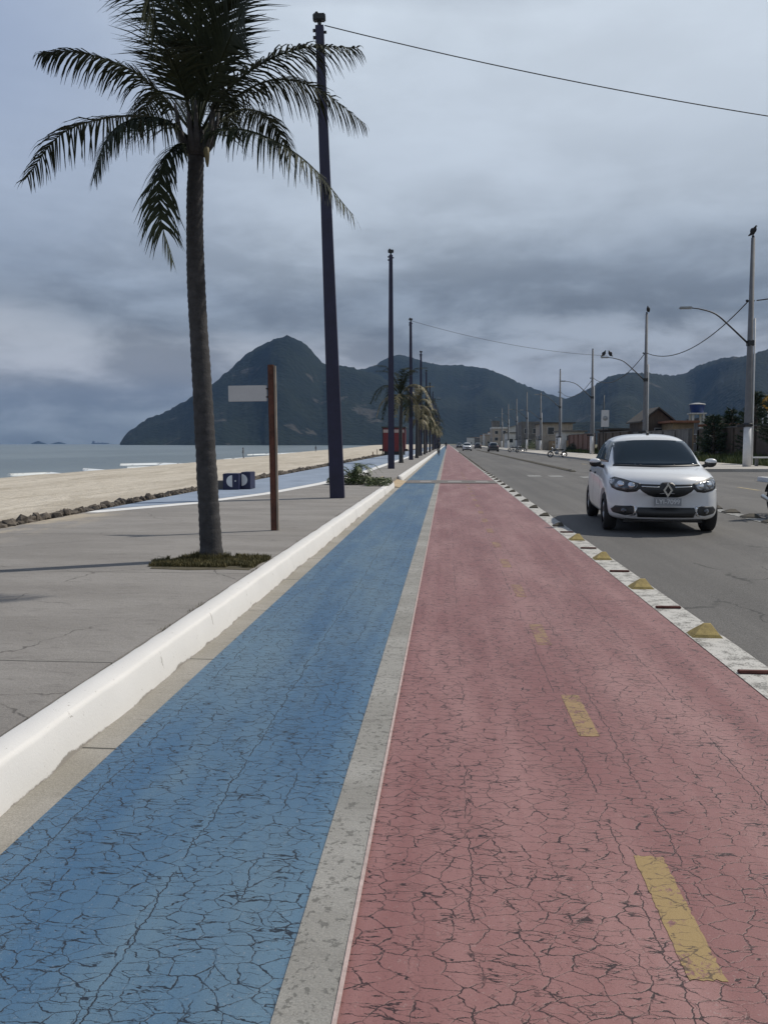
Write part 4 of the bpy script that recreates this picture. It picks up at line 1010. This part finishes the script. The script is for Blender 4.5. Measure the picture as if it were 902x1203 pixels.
    for k in range(4): j = (k + 1) % 4; fs += [(k, j, 4 + j, 4 + k), (8 + k, 8 + j, j, k), (4 + k, 4 + j, 12 + j, 12 + k)]
    em.add(vs, fs); em.build('emblem', M['chrome'], r_, fix=True)
    P([(-.42, .415), (.42, .415), (.44, .35), (.42, .265), (-.42, .265), (-.44, .35)], 'y', 1, 'lower_intake', 'black', .016, .03)
    P([(-.62, .215), (.62, .215), (.62, .235), (-.62, .235)], 'y', 1, 'bumper_lip', 'black', .008)
    pl = MB().bbox(-.20, .20, -.045, -.03, .445, .575, .004).build('number_plate', M['plate'], r_)
    mf = MB(); mf.box(-.195, .195, -.048, -.046, .568, .573).box(-.195, .195, -.048, -.046, .447, .452); mf.build('plate_rim', M['plateink'], pl)
    if detail: text_mesh('LYI-7099', .098, M['plateink'], pl, 'plate_lettering', Matrix.Translation((0, -.047, .509)) @ Matrix.Rotation(R(90), 4, 'X'))
    for s in (-1, 1):
        mm = MB(); mm.ell((s * .945, 1.42, 1.06), .10, .06, .07, 14, 10); mm.tube([(s * .80, 1.40, 1.0), (s * .90, 1.41, 1.03)], .03, 8); mo = mm.build('side_mirror', M['black'], r_)
        if s == 1: pass
        cap = MB(); cap.ell((s * .95, 1.41, 1.088), .096, .056, .048, 14, 8); cap.build('mirror_cap', M[paintm], mo)
    an = MB(); an.tube([(0, 1.98, 1.53), (0, 2.03, 1.56), (0, 2.12, 1.60)], [.028, .018, .006], 8); an.build('antenna', M['black'], r_)
    for x0 in (-.10, .42):
        P([(x0, 1.065), (x0 - .48, 1.10), (x0 - .48, 1.085), (x0, 1.05)], 'y', 1, 'wiper', 'black', .016, .01, .06)
    for x0 in (-.28, .25):
        q = TREE.ray_cast(Vector((x0, .88, 3)), Vector((0, 0, -1)))[0]; MB().ell(tuple(q + Vector((0, 0, .006))), .018, .018, .012, 8, 5).build('washer_nozzle', M['black'], r_)
    ub = MB().box(-.60, .60, .35, 3.75, .17, .40).build('underbody', M['black'], r_)
    for yy in (.82, 3.40):
        for s in (-1, 1):
            whl = empty('wheel', (s * .775, yy, .305)); whl.parent = r_
            ty = MB(); n_ = 36; prof = [(-.095, .20), (-.10, .27), (-.075, .302), (.075, .302), (.10, .27), (.095, .20)]
            vs = [(x, rr_ * math.cos(2 * PI * k / n_), rr_ * math.sin(2 * PI * k / n_)) for k in range(n_) for x, rr_ in prof]; m_ = len(prof)
            ty.add(vs, [(k * m_ + j, ((k + 1) % n_) * m_ + j, ((k + 1) % n_) * m_ + j + 1, k * m_ + j + 1) for k in range(n_) for j in range(m_ - 1)], True); ty.build('tyre', M['rubber'], whl, fix=True)
            rm = MB(); rm.torus(.195, .018, 30, 6); rm.tube([(s * .03, 0, 0), (s * .085, 0, 0)], .045, 12)
            for k in range(7):
                a = 2 * PI * k / 7; rm.tube([(s * .075, .03 * math.cos(a), .03 * math.sin(a)), (s * .06, .19 * math.cos(a), .19 * math.sin(a))], [.022, .016], 6)
            rm.tube([(-s * .02, 0, 0), (-s * .01, 0, 0)], .19, 24); rm.build('rim', M['alloy'], whl)
    return r_
carW = make_car('carwhite'); carW.name = 'hatchback_car'
carW.location = (3.205, 12.2, 0.004); carW.rotation_euler = (0, 0, R(-4.2)); carW.scale = (.95, .95, .975)
tag(carW, 'white compact hatchback driving towards the camera on the grey road', 'car')
GC = 'cars far down the road'
carD = make_car('cardark', False); carD.name = 'hatchback_car'
def place(o, x, y, rz, lab): o.location = (x, y, .004); o.rotation_euler = (0, 0, rz); tag(o, lab, 'car', GC)
place(copy_tree(carW), 3.6, 150, 0, 'small distant white car approaching beside the red lane'); place(carD, 7.6, 140, PI, 'dark distant car driving away right of the median line')
place(copy_tree(carD), 7.8, 215, PI, 'tiny dark car farthest down the right side of the road'); place(copy_tree(carD), 3.4, 235, 0, 'tiny dark car behind the distant white car')

# ------------------------------------------------------------------ people
def skin_figure(J, E, rad, mat, name, parent=None, sub=2):
    me = bpy.data.meshes.new(name); me.from_pydata([Vector(p_) for p_ in J], E, []); o = bpy.data.objects.new(name, me); C.objects.link(o)
    sk_ = o.modifiers.new('k', 'SKIN'); 
    for i, q in enumerate(rad): me.skin_vertices[0].data[i].radius = (q, q) if not isinstance(q, tuple) else q
    me.skin_vertices[0].data[0].use_root = True
    o.modifiers.new('s', 'SUBSURF').levels = sub
    dg = bpy.context.evaluated_depsgraph_get(); m2 = bpy.data.meshes.new_from_object(o.evaluated_get(dg)); bpy.data.objects.remove(o, do_unlink=True)
    for p_ in m2.polygons: p_.use_smooth = True
    m2.materials.clear(); m2.materials.append(mat); q = bpy.data.objects.new(name, m2); C.objects.link(q)
    if parent: q.parent = parent
    return q
def person(pose, mat, label, group=None):
    if pose == 'ride':      # seated on a saddle at the origin (x right, front = +y), hip height .95
        hip = Vector((0, 0, .98)); ch = Vector((0, .18, 1.36)); nk = Vector((0, .26, 1.52)); hd = Vector((0, .30, 1.70)); top = Vector((0, .30, 1.80))
        legs = [[(.09, .02, .95), (.12, .40, .86), (.11, .28, .46), (.11, .24, .40), (.11, .36, .37)], [(-.09, .02, .95), (-.12, .42, .72), (-.11, .22, .30), (-.11, .18, .22), (-.11, .30, .19)]]
        arms = [[(.18, .20, 1.42), (.24, .32, 1.20), (.24, .55, 1.10), (.23, .62, 1.08)], [(-.18, .20, 1.42), (-.24, .32, 1.20), (-.24, .55, 1.10), (-.23, .62, 1.08)]]
    elif pose == 'moto':
        hip = Vector((0, 0, .86)); ch = Vector((0, .08, 1.22)); nk = Vector((0, .10, 1.42)); hd = Vector((0, .12, 1.58)); top = Vector((0, .12, 1.68))
        legs = [[(.10, .03, .84), (.22, .42, .74), (.24, .22, .34), (.24, .18, .26), (.24, .34, .24)], [(-.10, .03, .84), (-.22, .42, .74), (-.24, .22, .34), (-.24, .18, .26), (-.24, .34, .24)]]
        arms = [[(.19, .10, 1.32), (.30, .26, 1.10), (.32, .50, 1.02), (.32, .57, 1.02)], [(-.19, .10, 1.32), (-.30, .26, 1.10), (-.32, .50, 1.02), (-.32, .57, 1.02)]]
    else:
        hip = Vector((0, 0, .92)); ch = Vector((0, 0, 1.30)); nk = Vector((0, 0, 1.48)); hd = Vector((0, .02, 1.62)); top = Vector((0, .02, 1.72))
        legs = [[(.09, 0, .88), (.10, .06, .48), (.10, .02, .10), (.10, .0, .04), (.10, .14, .03)], [(-.09, 0, .88), (-.10, -.04, .48), (-.10, -.16, .10), (-.10, -.18, .05), (-.10, -.05, .03)]]
        arms = [[(.18, 0, 1.40), (.22, -.03, 1.12), (.22, .06, .88), (.22, .08, .80)], [(-.18, 0, 1.40), (-.22, .03, 1.12), (-.22, .12, .90), (-.22, .15, .82)]]
    J = [hip, (hip + ch) / 2, ch, nk, hd, top]; E = [(0, 1), (1, 2), (2, 3), (3, 4), (4, 5)]; rd = [(.15, .11), (.14, .10), (.17, .11), .055, .095, .07]
    for L_ in legs:
        b0 = len(J); J += [Vector(q) for q in L_]; rd += [.088, .062, .045, .04, .032]; E += [(0, b0)] + [(b0 + k, b0 + k + 1) for k in range(4)]
    for A_ in arms:
        b0 = len(J); J += [Vector(q) for q in A_]; rd += [.058, .042, .033, .034]; E += [(2, b0)] + [(b0 + k, b0 + k + 1) for k in range(3)]
    o = skin_figure(J, E, rd, mat, 'person'); tag(o, label, 'person', group)
    h = MB(); h.ell((hd.x, hd.y - .01, hd.z + .045), .102, .112, .09, 14, 8)
    h.build('helmet' if pose == 'moto' else 'hair', M['helmet'] if pose == 'moto' else M['hair'], o)
    if pose != 'moto':
        s_ = MB(); s_.ell((hd.x, hd.y + .06, hd.z - .005), .068, .05, .085, 12, 8); s_.ell((hd.x, hd.y + .115, hd.z - .01), .013, .016, .02, 6, 5); s_.build('face', M['skin'], o)
    return o
def bicycle(label):
    r_ = empty('bicycle'); 
    for yy in (-.38, .66):
        wh = MB().torus(.32, .018, 28, 6, Matrix.Translation((0, yy, .34))).build('wheel', M['rubber'], r_)
        sp2 = MB()
        for k in range(8): a = PI * 2 * k / 8; sp2.tube([(0, yy, .34), (0, yy + .31 * math.cos(a), .34 + .31 * math.sin(a))], .003, 4)
        sp2.build('spokes', M['galv'], wh)
    fr = MB(); fr.tube([(0, -.38, .34), (0, .08, .30), (0, -.05, .82)], .016, 6); fr.tube([(0, .08, .30), (0, .50, .80)], .018, 6).tube([(0, -.02, .76), (0, .50, .82)], .016, 6).tube([(0, -.38, .34), (0, -.04, .78)], .01, 6).tube([(0, .66, .34), (0, .50, .80), (0, .48, .98)], .014, 6); fr.build('frame', M['darkmetal'], r_)
    MB().tube(catmull([(-.27, .58, 1.06), (-.15, .52, 1.02), (0, .48, .98), (.15, .52, 1.02), (.27, .58, 1.06)], 10), .012, 6).build('handlebar', M['black'], r_)
    MB().ell((0, -.06, .86), .07, .13, .03, 10, 6).build('saddle', M['black'], r_)
    MB().torus(.09, .01, 16, 5, Matrix.Translation((0.04, .08, .30))).tube([(-.1, .08, .22), (-.06, .08, .30), (.06, .08, .30), (.1, .08, .38)], .009, 5).build('crank', M['darkmetal'], r_)
    tag(r_, label, 'bicycle'); return r_
b1 = bicycle('dark bicycle ridden along the blue lane towards the vanishing point'); b1.location = (-.95, 92, .012); b1.rotation_euler = (0, 0, R(8))
p1 = person('ride', M['clothdark'], 'person in dark clothes cycling on the blue lane', 'people on the paths'); p1.location = (-.95, 92, 0); p1.rotation_euler = (0, 0, R(8))
p2 = person('walk', M['clothdark'], 'tiny person in dark clothes walking beyond the cyclist', 'people on the paths'); p2.location = (-.35, 190, .01)
p3 = person('walk', M['clothgrey'], 'tiny person on the sand to the left of the nearest navy post', 'people on the beach'); p3.location = gp(371, 532, -1.25) 
p4 = p3.copy(); C.objects.link(p4); p4.location = gp(286, 541, -1.4); p4.rotation_euler = (0, 0, 1.5)
for ch in p3.children: q = ch.copy(); C.objects.link(q); q.parent = p4
p4['label'] = 'tiny person on the sand near the water, left of the sign post'
for o in (p3, p4):
    # stand the walkers on the sand itself
    u = (o.location.x + 6.35) / (shore(o.location.y) + 6.35); o.location.z = bz(min(1, max(0, u)), o.location.x, o.location.y) - .01

# motorcycles
def motorcycle():
    r_ = empty('motorcycle')
    for yy in (-.64, .66):
        wh = empty('wheel', (0, yy, .30)); wh.parent = r_; MB().torus(.245, .055, 30, 8).build('tyre', M['rubber'], wh)
        rm = MB().torus(.195, .014, 26, 5); rm.tube([(-.05, 0, 0), (.05, 0, 0)], .04, 10)
        for k in range(6): a = 2 * PI * k / 6; rm.tube([(0, .03 * math.cos(a), .03 * math.sin(a)), (0, .19 * math.cos(a), .19 * math.sin(a))], .010, 5)
        rm.build('rim', M['alloy'], wh)
    fk = MB()
    for s in (-.09, .09): fk.tube([(s, .66, .30), (s, .40, .92)], [.026, .022], 8)
    fk.build('fork', M['galv'], r_)
    MB().tube([(0, -.64, .30), (0, -.15, .36), (0, .25, .40), (0, .38, .82), (0, -.1, .66), (0, -.55, .72)], .026, 8).build('frame', M['darkmetal'], r_)
    MB().bbox(-.13, .13, -.12, .24, .28, .58, .05, None, 3).tube([(-.14, .05, .42), (.14, .05, .42)], .09, 12).build('engine', M['galv'], r_)
    MB().ell((0, .17, .78), .135, .26, .125, 14, 10).build('fuel_tank', M['helmet'], r_)
    MB().bbox(-.11, .11, -.62, -.04, .73, .82, .035, None, 3).build('seat', M['black'], r_)
    MB().ell((0, .49, .90), .095, .085, .095, 14, 10).build('headlight', M['chrome'], r_)
    MB().tube(catmull([(-.37, .36, 1.02), (-.22, .40, 1.04), (0, .42, .96), (.22, .40, 1.04), (.37, .36, 1.02)], 12), .013, 8).build('handlebar', M['black'], r_)
    for s in (-1, 1):
        mo = MB().tube([(s * .24, .40, 1.04), (s * .30, .40, 1.18), (s * .34, .39, 1.24)], .008, 6).build('mirror', M['black'], r_)
        MB().ell((s * .37, .385, 1.27), .075, .018, .05, 14, 8).build('mirror_glass', M['white'], mo)
    MB().tube([(.14, .12, .36), (.16, -.2, .24), (.17, -.75, .34)], [.022, .035, .045], 10).build('exhaust', M['chrome'], r_)
    fd = MB()
    for yy, a0, a1 in ((.66, 20, 150), (-.64, 40, 170)):
        P_ = [(yy + .325 * math.cos(R(a)), .30 + .325 * math.sin(R(a))) for a in range(a0, a1, 10)]
        vs = [(x, y_, z_) for y_, z_ in P_ for x in (-.07, .07)]; fd.add(vs, [(2 * k, 2 * k + 1, 2 * k + 3, 2 * k + 2) for k in range(len(P_) - 1)], True)
    fd.build('mudguard', M['helmet'], r_)
    return r_
GMT = 'motorcycles beside and on the road'
mt = motorcycle(); mt.location = (10.55, 80, .004); mt.rotation_euler = (0, R(0), R(88)); tag(mt, 'dark motorcycle parked by the right kerb, seen side on', 'motorcycle', GMT)
m2 = copy_tree(mt); m2.location = (10.2, 128, .004); m2.rotation_euler = (0, 0, R(60)); m2['label'] = 'dark motorcycle standing farther off by the kerb, left of two'
m3 = copy_tree(mt); m3.location = (11.0, 124, .004); m3.rotation_euler = (0, 0, R(110)); m3['label'] = 'dark motorcycle standing farther off by the kerb, right of two'
m4 = copy_tree(mt); m4.location = (6.2, 15.4, .004); m4.rotation_euler = (0, 0, PI); m4['label'] = 'dark motorcycle with rider, cut off by the right edge'
p5 = person('moto', M['clothdark'], 'person in dark clothes riding the motorcycle at the right edge', 'people on the paths'); p5.location = (6.2, 15.4, 0); p5.rotation_euler = (0, 0, PI)

# ------------------------------------------------------------------ kiosk, beach posts, ship
K0 = Vector((-5.5, 84, .18)); kk = empty('red_kiosk', K0); tag(kk, 'dark red kiosk with a pale top band behind the second navy post', 'kiosk')
MB().bbox(-1.15, 1.15, 0, 2.2, .35, 2.75, .05).build('body', M['kioskred'], kk); MB().bbox(-1.25, 1.25, -.12, 2.3, 2.752, 2.90, .03).build('roof', M['roofdark'], kk)
MB().bbox(-1.1, 1.1, -.03, .0, 2.28, 2.60, .01).build('sign_band', simple('kiosk_band', (.42, .33, .30), .6, var=.2), kk); MB().bbox(-.30, .30, -.025, .0, .45, 2.2, .01).build('door', simple('kiosk_door', (.16, .014, .016), .5), kk)
f = MB()
for x in (-1.17, 1.07): f.bbox(x, x + .10, -.04, .06, 0, 2.75, .01)
f.build('corner_post', M['darkmetal'], kk); MB().bbox(-1.5, -1.17, .1, .7, .42, .62, .02).build('side_shelf', M['darkmetal'], kk); MB().bbox(1.17, 1.45, .1, .7, .42, .62, .02).build('side_shelf', M['darkmetal'], kk)
MB().bbox(-1.0, 1.0, .1, 2.1, 0, .348, .01).build('plinth', M['darkmetal'], kk)
for (px, py, Y, lab) in ((438, 533, 70, 'short wooden stake on the sand left of the red kiosk'), (443, 530, 100, 'short distant stake standing on the sand beside the red kiosk')):
    q = dp(px, py, Y); zg = -.35; o = MB().tube([(0, 0, 0), (0, 0, 1.0)], .045, 8).build('wooden_stake', M['woodpost']); o.location = (q.x, Y, zg); tag(o, lab, 'stake', 'stakes on the sand')
sh_ = empty('cargo_ship', dp(118, 521.8, 7200)); sh_.location.z = -3; tag(sh_, 'distant dark ship on the sea horizon between island and headland', 'ship')
MB().prism([(-75, -12), (60, -12), (82, 0), (60, 12), (-75, 12)], 0, 10).build('hull', M['ship'], sh_); MB().box(-70, -52, -8, 8, 10.1, 26).box(-20, -14, -3, 3, 10.1, 18).box(20, 26, -3, 3, 10.1, 18).build('superstructure', M['ship'], sh_)

# ------------------------------------------------------------------ right side walls and houses
def wallseg(x, y0, y1, h, mat, lab, th=.2):
    o = empty('boundary_wall', (x, y0, .1)); MB().box(0, th, 0, y1 - y0, 0, h).build('wall', M[mat], o); MB().bbox(-.05, th + .05, -.02, y1 - y0, h + .002, h + .08, .02).build('coping', M['wgrey'], o)
    ps = int((y1 - y0) / 4)
    pm = MB()
    for k in range(ps + 1): pm.bbox(-.12, -.003, k * 4, min(k * 4 + .3, y1 - y0), 0, h - .05, .01)
    pm.build('pilasters', M[mat], o); tag(o, lab, 'wall', 'boundary walls behind the right pavement'); return o
wallseg(19.6, 46, 66, 2.35, 'wbrown', 'dark brown boundary wall behind the grass, right of the tallest pole base'); wallseg(19.0, 66.3, 86, 2.35, 'wgrey', 'low grey boundary wall behind the white car roof')
wallseg(18.6, 86.3, 104, 2.5, 'wbrown', 'dark boundary wall left of the white car behind the light pole'); wallseg(18.2, 104.3, 126, 2.5, 'wbrick', 'red brick boundary wall behind the parked motorcycle'); wallseg(18.2, 126.3, 158, 1.7, 'wtan', 'low tan boundary wall in front of the flat beige house')
o = wallseg(19.8, 45.8, 46, 2.35, 'wbrown', 'short return wall at the near end of the brown boundary wall'); 
bw = empty('cross_wall', (20, 50, .1)); MB().box(0, 16, 0, .2, 0, 2.5).build('wall', M['wbrown'], bw); MB().bbox(0, 16, -.05, .25, 2.502, 2.6, .02).build('coping', M['wgrey'], bw); tag(bw, 'dark cross wall behind the conifers at the far right', 'wall')

def house(x, y, wx, dy, h, wm, rm, lab, roof='flat', wins=(), ph=1.2, rz=0, cat='house', z=0.05):
    o = empty('house', (x, y, z), rz); MB().box(0, wx, 0, dy, 0, h).build('wall', M[wm], o)
    if roof == 'flat': MB().bbox(-.4, wx + .4, -.5, dy + .4, h + .003, h + .22, .03).build('roof', M[rm], o)
    elif roof == 'parapet': MB().bbox(-.08, wx + .08, -.08, dy + .08, h + .003, h + .5, .03).build('parapet', M[rm], o)
    else:
        v = [(-.3, -.4, h - .1), (wx + .3, -.4, h - .1), (wx / 2, -.4, h + ph), (-.3, dy + .3, h - .1), (wx + .3, dy + .3, h - .1), (wx / 2, dy + .3, h + ph)]
        v += [(a, b, c_ + .14) for a, b, c_ in v]
        MB().add(v, [(0, 2, 8, 6), (2, 1, 7, 8), (3, 9, 11, 5), (5, 11, 10, 4), (6, 8, 11, 9), (8, 7, 10, 11), (0, 3, 5, 2), (2, 5, 4, 1), (0, 6, 9, 3), (1, 4, 10, 7)]).build('roof', M[rm], o, fix=True)
        MB().add([(0, -.0, h + .0), (wx, -.0, h), (wx / 2, -.0, h + ph - .1), (0, .15, h), (wx, .15, h), (wx / 2, .15, h + ph - .1)], [(0, 1, 2), (3, 5, 4), (0, 3, 4, 1), (1, 4, 5, 2), (2, 5, 3, 0)]).build('gable', M[wm], o)
    for (a, b, w_, h_) in wins:      # on the near face
        f_ = MB().bbox(a - .06, a + w_ + .06, -.05, -.003, b - .06, b + h_ + .06, .01).build('window', M['wwhite'], o); MB().box(a, a + w_, -.062, -.052, b, b + h_).build('pane', M['window'], f_)
    for k in range(int(dy // 4)):      # and on the road side
        f_ = MB().bbox(-.05, -.003, k * 4 + 1.2, k * 4 + 2.6, h * .35, h * .35 + 1.1, .01).build('window', M['wwhite'], o); MB().box(-.062, -.052, k * 4 + 1.28, k * 4 + 2.52, h * .35 + .08, h * .35 + 1.02).build('pane', M['window'], f_)
    tag(o, lab, cat, 'houses along the right side'); return o
def at(px, Y): return dp(px, 521, Y).x
house(at(754, 84), 84, at(789, 84) - at(754, 84), 6, 3.5, 'wbrown', 'roofdark', 'dark gabled house showing just above the white car roof', 'gable', [(1.2, 2.0, .8, .8)], 1.3)
house(at(789, 80), 80, at(814, 80) - at(789, 80), 6, 3.25, 'wtan', 'rooftile', 'low tan house with clay coloured roof edge beside the gabled house', 'flat', [(.5, 1.5, .8, .9)])
house(at(822, 92), 92, 3.6, 5, 3.6, 'wgrey', 'roofdark', 'grey block house with pale patches below the blue water tank', 'parapet', [(.4, 2.2, .9, .8), (2.1, 2.2, .9, .8)])
house(at(845, 76), 76, 4.0, 5, 2.9, 'wbrown', 'rooftile', 'low brown shed between the water tank and the tallest pole', 'flat')
house(at(637, 150), 150, at(672, 150) - at(637, 150), 12, 4.9, 'wbeige', 'roofdark', 'flat roofed beige house left of the third light pole', 'flat', [(.9, 3.0, 1.1, 1.2), (3.6, 2.6, 1.4, 1.0)])
house(at(660, 128), 128, at(686, 128) - at(660, 128), 8, 3.1, 'wwhite', 'wgrey', 'small white house with doors behind the brick wall', 'flat', [(.7, 1.0, .8, 1.5), (2.0, 1.4, .9, .8)])
house(at(716, 100), 100, at(750, 100) - at(716, 100), 7, 2.9, 'wbrown', 'roofdark', 'long low dark house to the left of the gabled house', 'flat')
house(at(612, 190), 190, at(634, 190) - at(612, 190), 10, 5.8, 'wgrey', 'wgrey', 'grey two storey house left of the beige house', 'parapet', [(.7, 3.6, .9, 1.1), (2.6, 3.6, .9, 1.1), (1.4, 1.0, .9, 1.2)])
house(at(578, 262), 262, at(597, 262) - at(578, 262), 14, 6.0, 'wbeige', 'wwhite', 'tall white building rising above the distant houses', 'parapet', [(.8, 4.3, 1.0, 1.0), (3.2, 4.3, 1.0, 1.0), (.8, 2.2, 1, 1)])
house(at(578, 300), 300, 2.6, 8, 9, 'wgrey', 'wgrey', 'narrow white stair tower behind the tall white building', 'parapet')
house(at(595, 230), 230, 5.5, 10, 4.2, 'wwhite', 'roofdark', 'white low house right of the tall white building', 'flat', [(.7, 1.6, 1, 1), (3.2, 1.6, 1, 1)])
rg = random.Random(77)
for i in range(16):
    Y = 320 + i * 38; xx = 18 + rg.uniform(0, 6) + (i % 3) * 5
    house(xx, Y, rg.uniform(6, 11), rg.uniform(8, 14), rg.uniform(3.2, 8), rg.choice(['wwhite', 'wbeige', 'wgrey', 'wwhite']), rg.choice(['rooftile', 'wgrey', 'roofdark']), 'tiny house, %s along the right of the far road' % ORD[i], rg.choice(['flat', 'gable', 'parapet']), [(1, 1.3, 1.1, 1.1), (3.4, 1.3, 1.1, 1.1)])
# blue water tank on its frame
wt = empty('water_tank', (at(817, 90), 90, .05)); tag(wt, 'blue plastic water tank raised above the roofs', 'water tank')
MB().tube([(0, 0, 4.55), (0, 0, 5.35), (0, 0, 5.4)], [.62, .80, .84], 20).build('tank', M['watertank'], wt); MB().tube([(0, 0, 5.402), (0, 0, 5.5), (0, 0, 5.6)], [.86, .80, .3], 20).build('lid', M['wwhite'], wt)
fm = MB()
for sx in (-.55, .55):
    for sy in (-.55, .55): fm.box(sx - .1, sx + .1, sy - .1, sy + .1, 0, 4.4)
fm.box(-.8, .8, -.8, .8, 4.402, 4.545); fm.build('stand', M['wwhite'], wt)
# small advertising board on pole
ab = empty('roadside_board', (at(709.5, 88), 88, .1)); tag(ab, 'white upright roadside board with a pale disc on a thin pole', 'sign')
MB().tube([(-.12, .06, 0), (-.12, .06, 6.3)], .05, 8).build('pole', M['darkmetal'], ab); MB().bbox(-.38, .42, -.05, .0, 3.0, 4.75, .02).build('board', M['boardgrey'], ab); MB().tube([(.02, -.062, 3.9), (.02, -.052, 3.9)], .26, 20).build('disc', simple('disc_grey', (.28, .29, .3), .6), ab)
# yellow sign at the right edge
ys_ = empty('warning_sign', (at(898, 58), 58, .12)); tag(ys_, 'yellow and black diamond warning sign on two pale posts at the right edge', 'sign')
MB().tube([(-.20, 0, 0), (-.20, 0, 3.7)], .06, 10).build('post', M['pole_white'], ys_); MB().tube([(.14, 0, 0), (.14, 0, 3.7)], .06, 10).build('post', M['pole_white'], ys_)
rot = Matrix.Translation((0.05, -.09, 4.0)) @ Matrix.Rotation(R(45), 4, 'Y')
MB().bbox(-.42, .42, -.02, .02, -.42, .42, .02, rot).build('sign_plate', M['signyellow'], ys_); fr = MB()
for q in ((-.40, .40, .36, .385), (-.40, .40, -.385, -.36)): fr.box(q[0], q[1], -.028, -.0215, q[2], q[3], rot)
for q in ((.36, .385), (-.385, -.36)): fr.box(q[0], q[1], -.028, -.0215, -.355, .355, rot)
fr.box(-.05, .04, -.028, -.0215, -.22, .22, Matrix.Translation((0.05, -.09, 4.0))); fr.box(-.2, .12, -.0292, -.0285, -.02, .08, Matrix.Translation((0.05, -.09, 4.0)) @ Matrix.Rotation(R(-30), 4, 'Y')); fr.build('black_markings', M['black'], ys_)
# pale bench plank beside the tall pole
bn = empty('plank_bench', (16.25, 45.0, .15)); MB().bbox(0, 1.2, -.2, .2, .42, .50, .02).build('seat', M['white'], bn); b_ = MB().bbox(.1, .2, -.15, .15, 0, .418, .01).bbox(1.0, 1.1, -.15, .15, 0, .418, .01); b_.build('legs', M['wgrey'], bn); tag(bn, 'pale plank bench just right of the tallest pole base', 'bench')

# conifers at the right
def conifer(x, y, H, sd, lab, rad=1.5):
    rg = random.Random(sd); o = empty('conifer_tree', (x, y, .1)); tr2 = MB(); tr2.tube([(0, 0, 0), (.1, 0, H * .5), (0, 0, H)], [.14, .09, .02], 8); tr2.build('trunk', M['bark'], o); cr = MB(); br = MB()
    for i in range(150):
        z = H * (.14 + .84 * rg.random()); L_ = rad * (1.08 - z / H) ** .7 * rg.uniform(.6, 1.15); a = rg.uniform(0, 6.3); d_ = Vector((math.cos(a), math.sin(a), rg.uniform(.15, .6))).normalized()
        b0 = Vector((0, 0, z)); e = b0 + d_ * L_; br.tube([b0, e], [.018, .005], 4)
        for k in range(26):
            q = b0.lerp(e, .25 + .75 * rg.random()); dd = (d_ + Vector((rg.uniform(-.8, .8), rg.uniform(-.8, .8), rg.uniform(-.6, .7)))).normalized(); ll = rg.uniform(.12, .38); s_ = dd.cross(Vector((rg.uniform(-1, 1), rg.uniform(-1, 1), .3))).normalized() * rg.uniform(.02, .045)
            cr.add([q - s_, q + s_, q + dd * ll], [(0, 1, 2)])
    cr.build('crown', M['casuarina'], o); br.build('limbs', M['bark'], o); tag(o, lab, 'tree', 'dark conifers at the far right'); return o
conifer(at(885, 56), 56, 4.6, 1, 'tall dark conifer right of the tallest light pole', 1.6); conifer(at(858, 66), 66, 3.9, 2, 'smaller dark conifer just left of the tallest light pole', 1.3); conifer(at(899, 60), 62, 4.4, 3, 'dark conifer behind the warning sign at the right edge', 1.8); conifer(at(872, 54), 60, 3.2, 4, 'short bushy conifer directly behind the tallest light pole', 1.5)
conifer(at(915, 50), 50, 5.0, 5, 'dark conifer mostly outside the right edge', 1.8)
def bush(x, y, rx, ry, h, sd, lab):
    rg = random.Random(sd); o = empty('roadside_bush', (x, y, .1)); b = MB(); st_ = MB()
    for i in range(9): a = rg.uniform(0, 6.3); st_.tube([(0, 0, 0), (math.cos(a) * rx * .6, math.sin(a) * ry * .6, h * .7)], [.03, .01], 5)
    for i in range(2600):
        a = rg.uniform(0, 6.3); r_ = rg.random() ** .5; x_, y_ = math.cos(a) * r_ * rx, math.sin(a) * r_ * ry; zz = h * (1 - r_ ** 2 * .7) * (1 + .5 * noise.noise(Vector((x_, y_, sd)))) * rg.uniform(.25, 1)
        s_ = rg.uniform(.05, .11); q = Matrix.Translation((x_, y_, zz)) @ Matrix.Rotation(rg.uniform(0, 6.3), 4, 'Z') @ Matrix.Rotation(rg.uniform(-1.3, 1.3), 4, 'X'); b.add([(-s_, 0, 0), (0, -s_ * .5, 0), (s_, 0, .01), (0, s_ * .5, 0)], [(0, 1, 2, 3)], False, q)
    b.build('foliage', M['casuarina'] if sd % 2 else M['shrub'], o); st_.build('stems', M['bark'], o); tag(o, lab, 'bush', 'bushes by the right walls')
bush(18.2, 120, 1.2, 3, 1.3, 1, 'low dark bush against the brick wall, nearer of the far pair'); bush(18, 165, 2, 6, 2.2, 2, 'dark green bush beyond the flat beige house'); bush(20, 205, 3, 6, 3.4, 3, 'tall dark bush between the grey and white far houses'); bush(18, 60, .7, 2.2, .7, 4, 'low green bush on the verge right of the white car'); bush(17.8, 180, 2, 6, 2.0, 5, 'dark bush left of the grey two storey house')

# ------------------------------------------------------------------ haze
hz = MB().box(-9500, 9500, -900, 9500, -6, 620).build('haze', None); tag(hz, kind='stuff')
m = bpy.data.materials.new('haze_air'); m.use_nodes = True; t = NT(m.node_tree); t.n.clear()
v = t.node('ShaderNodeVolumePrincipled'); v.inputs['Color'].default_value = (.26, .45, .80, 1); v.inputs['Density'].default_value = .000075; v.inputs['Anisotropy'].default_value = .0
out = t.node('ShaderNodeOutputMaterial'); t.l.new(v.outputs[0], out.inputs['Volume']); hz.data.materials.clear(); hz.data.materials.append(m)
hz['label'] = 'thin bluish sea haze over the whole bay'; hz['category'] = 'haze'
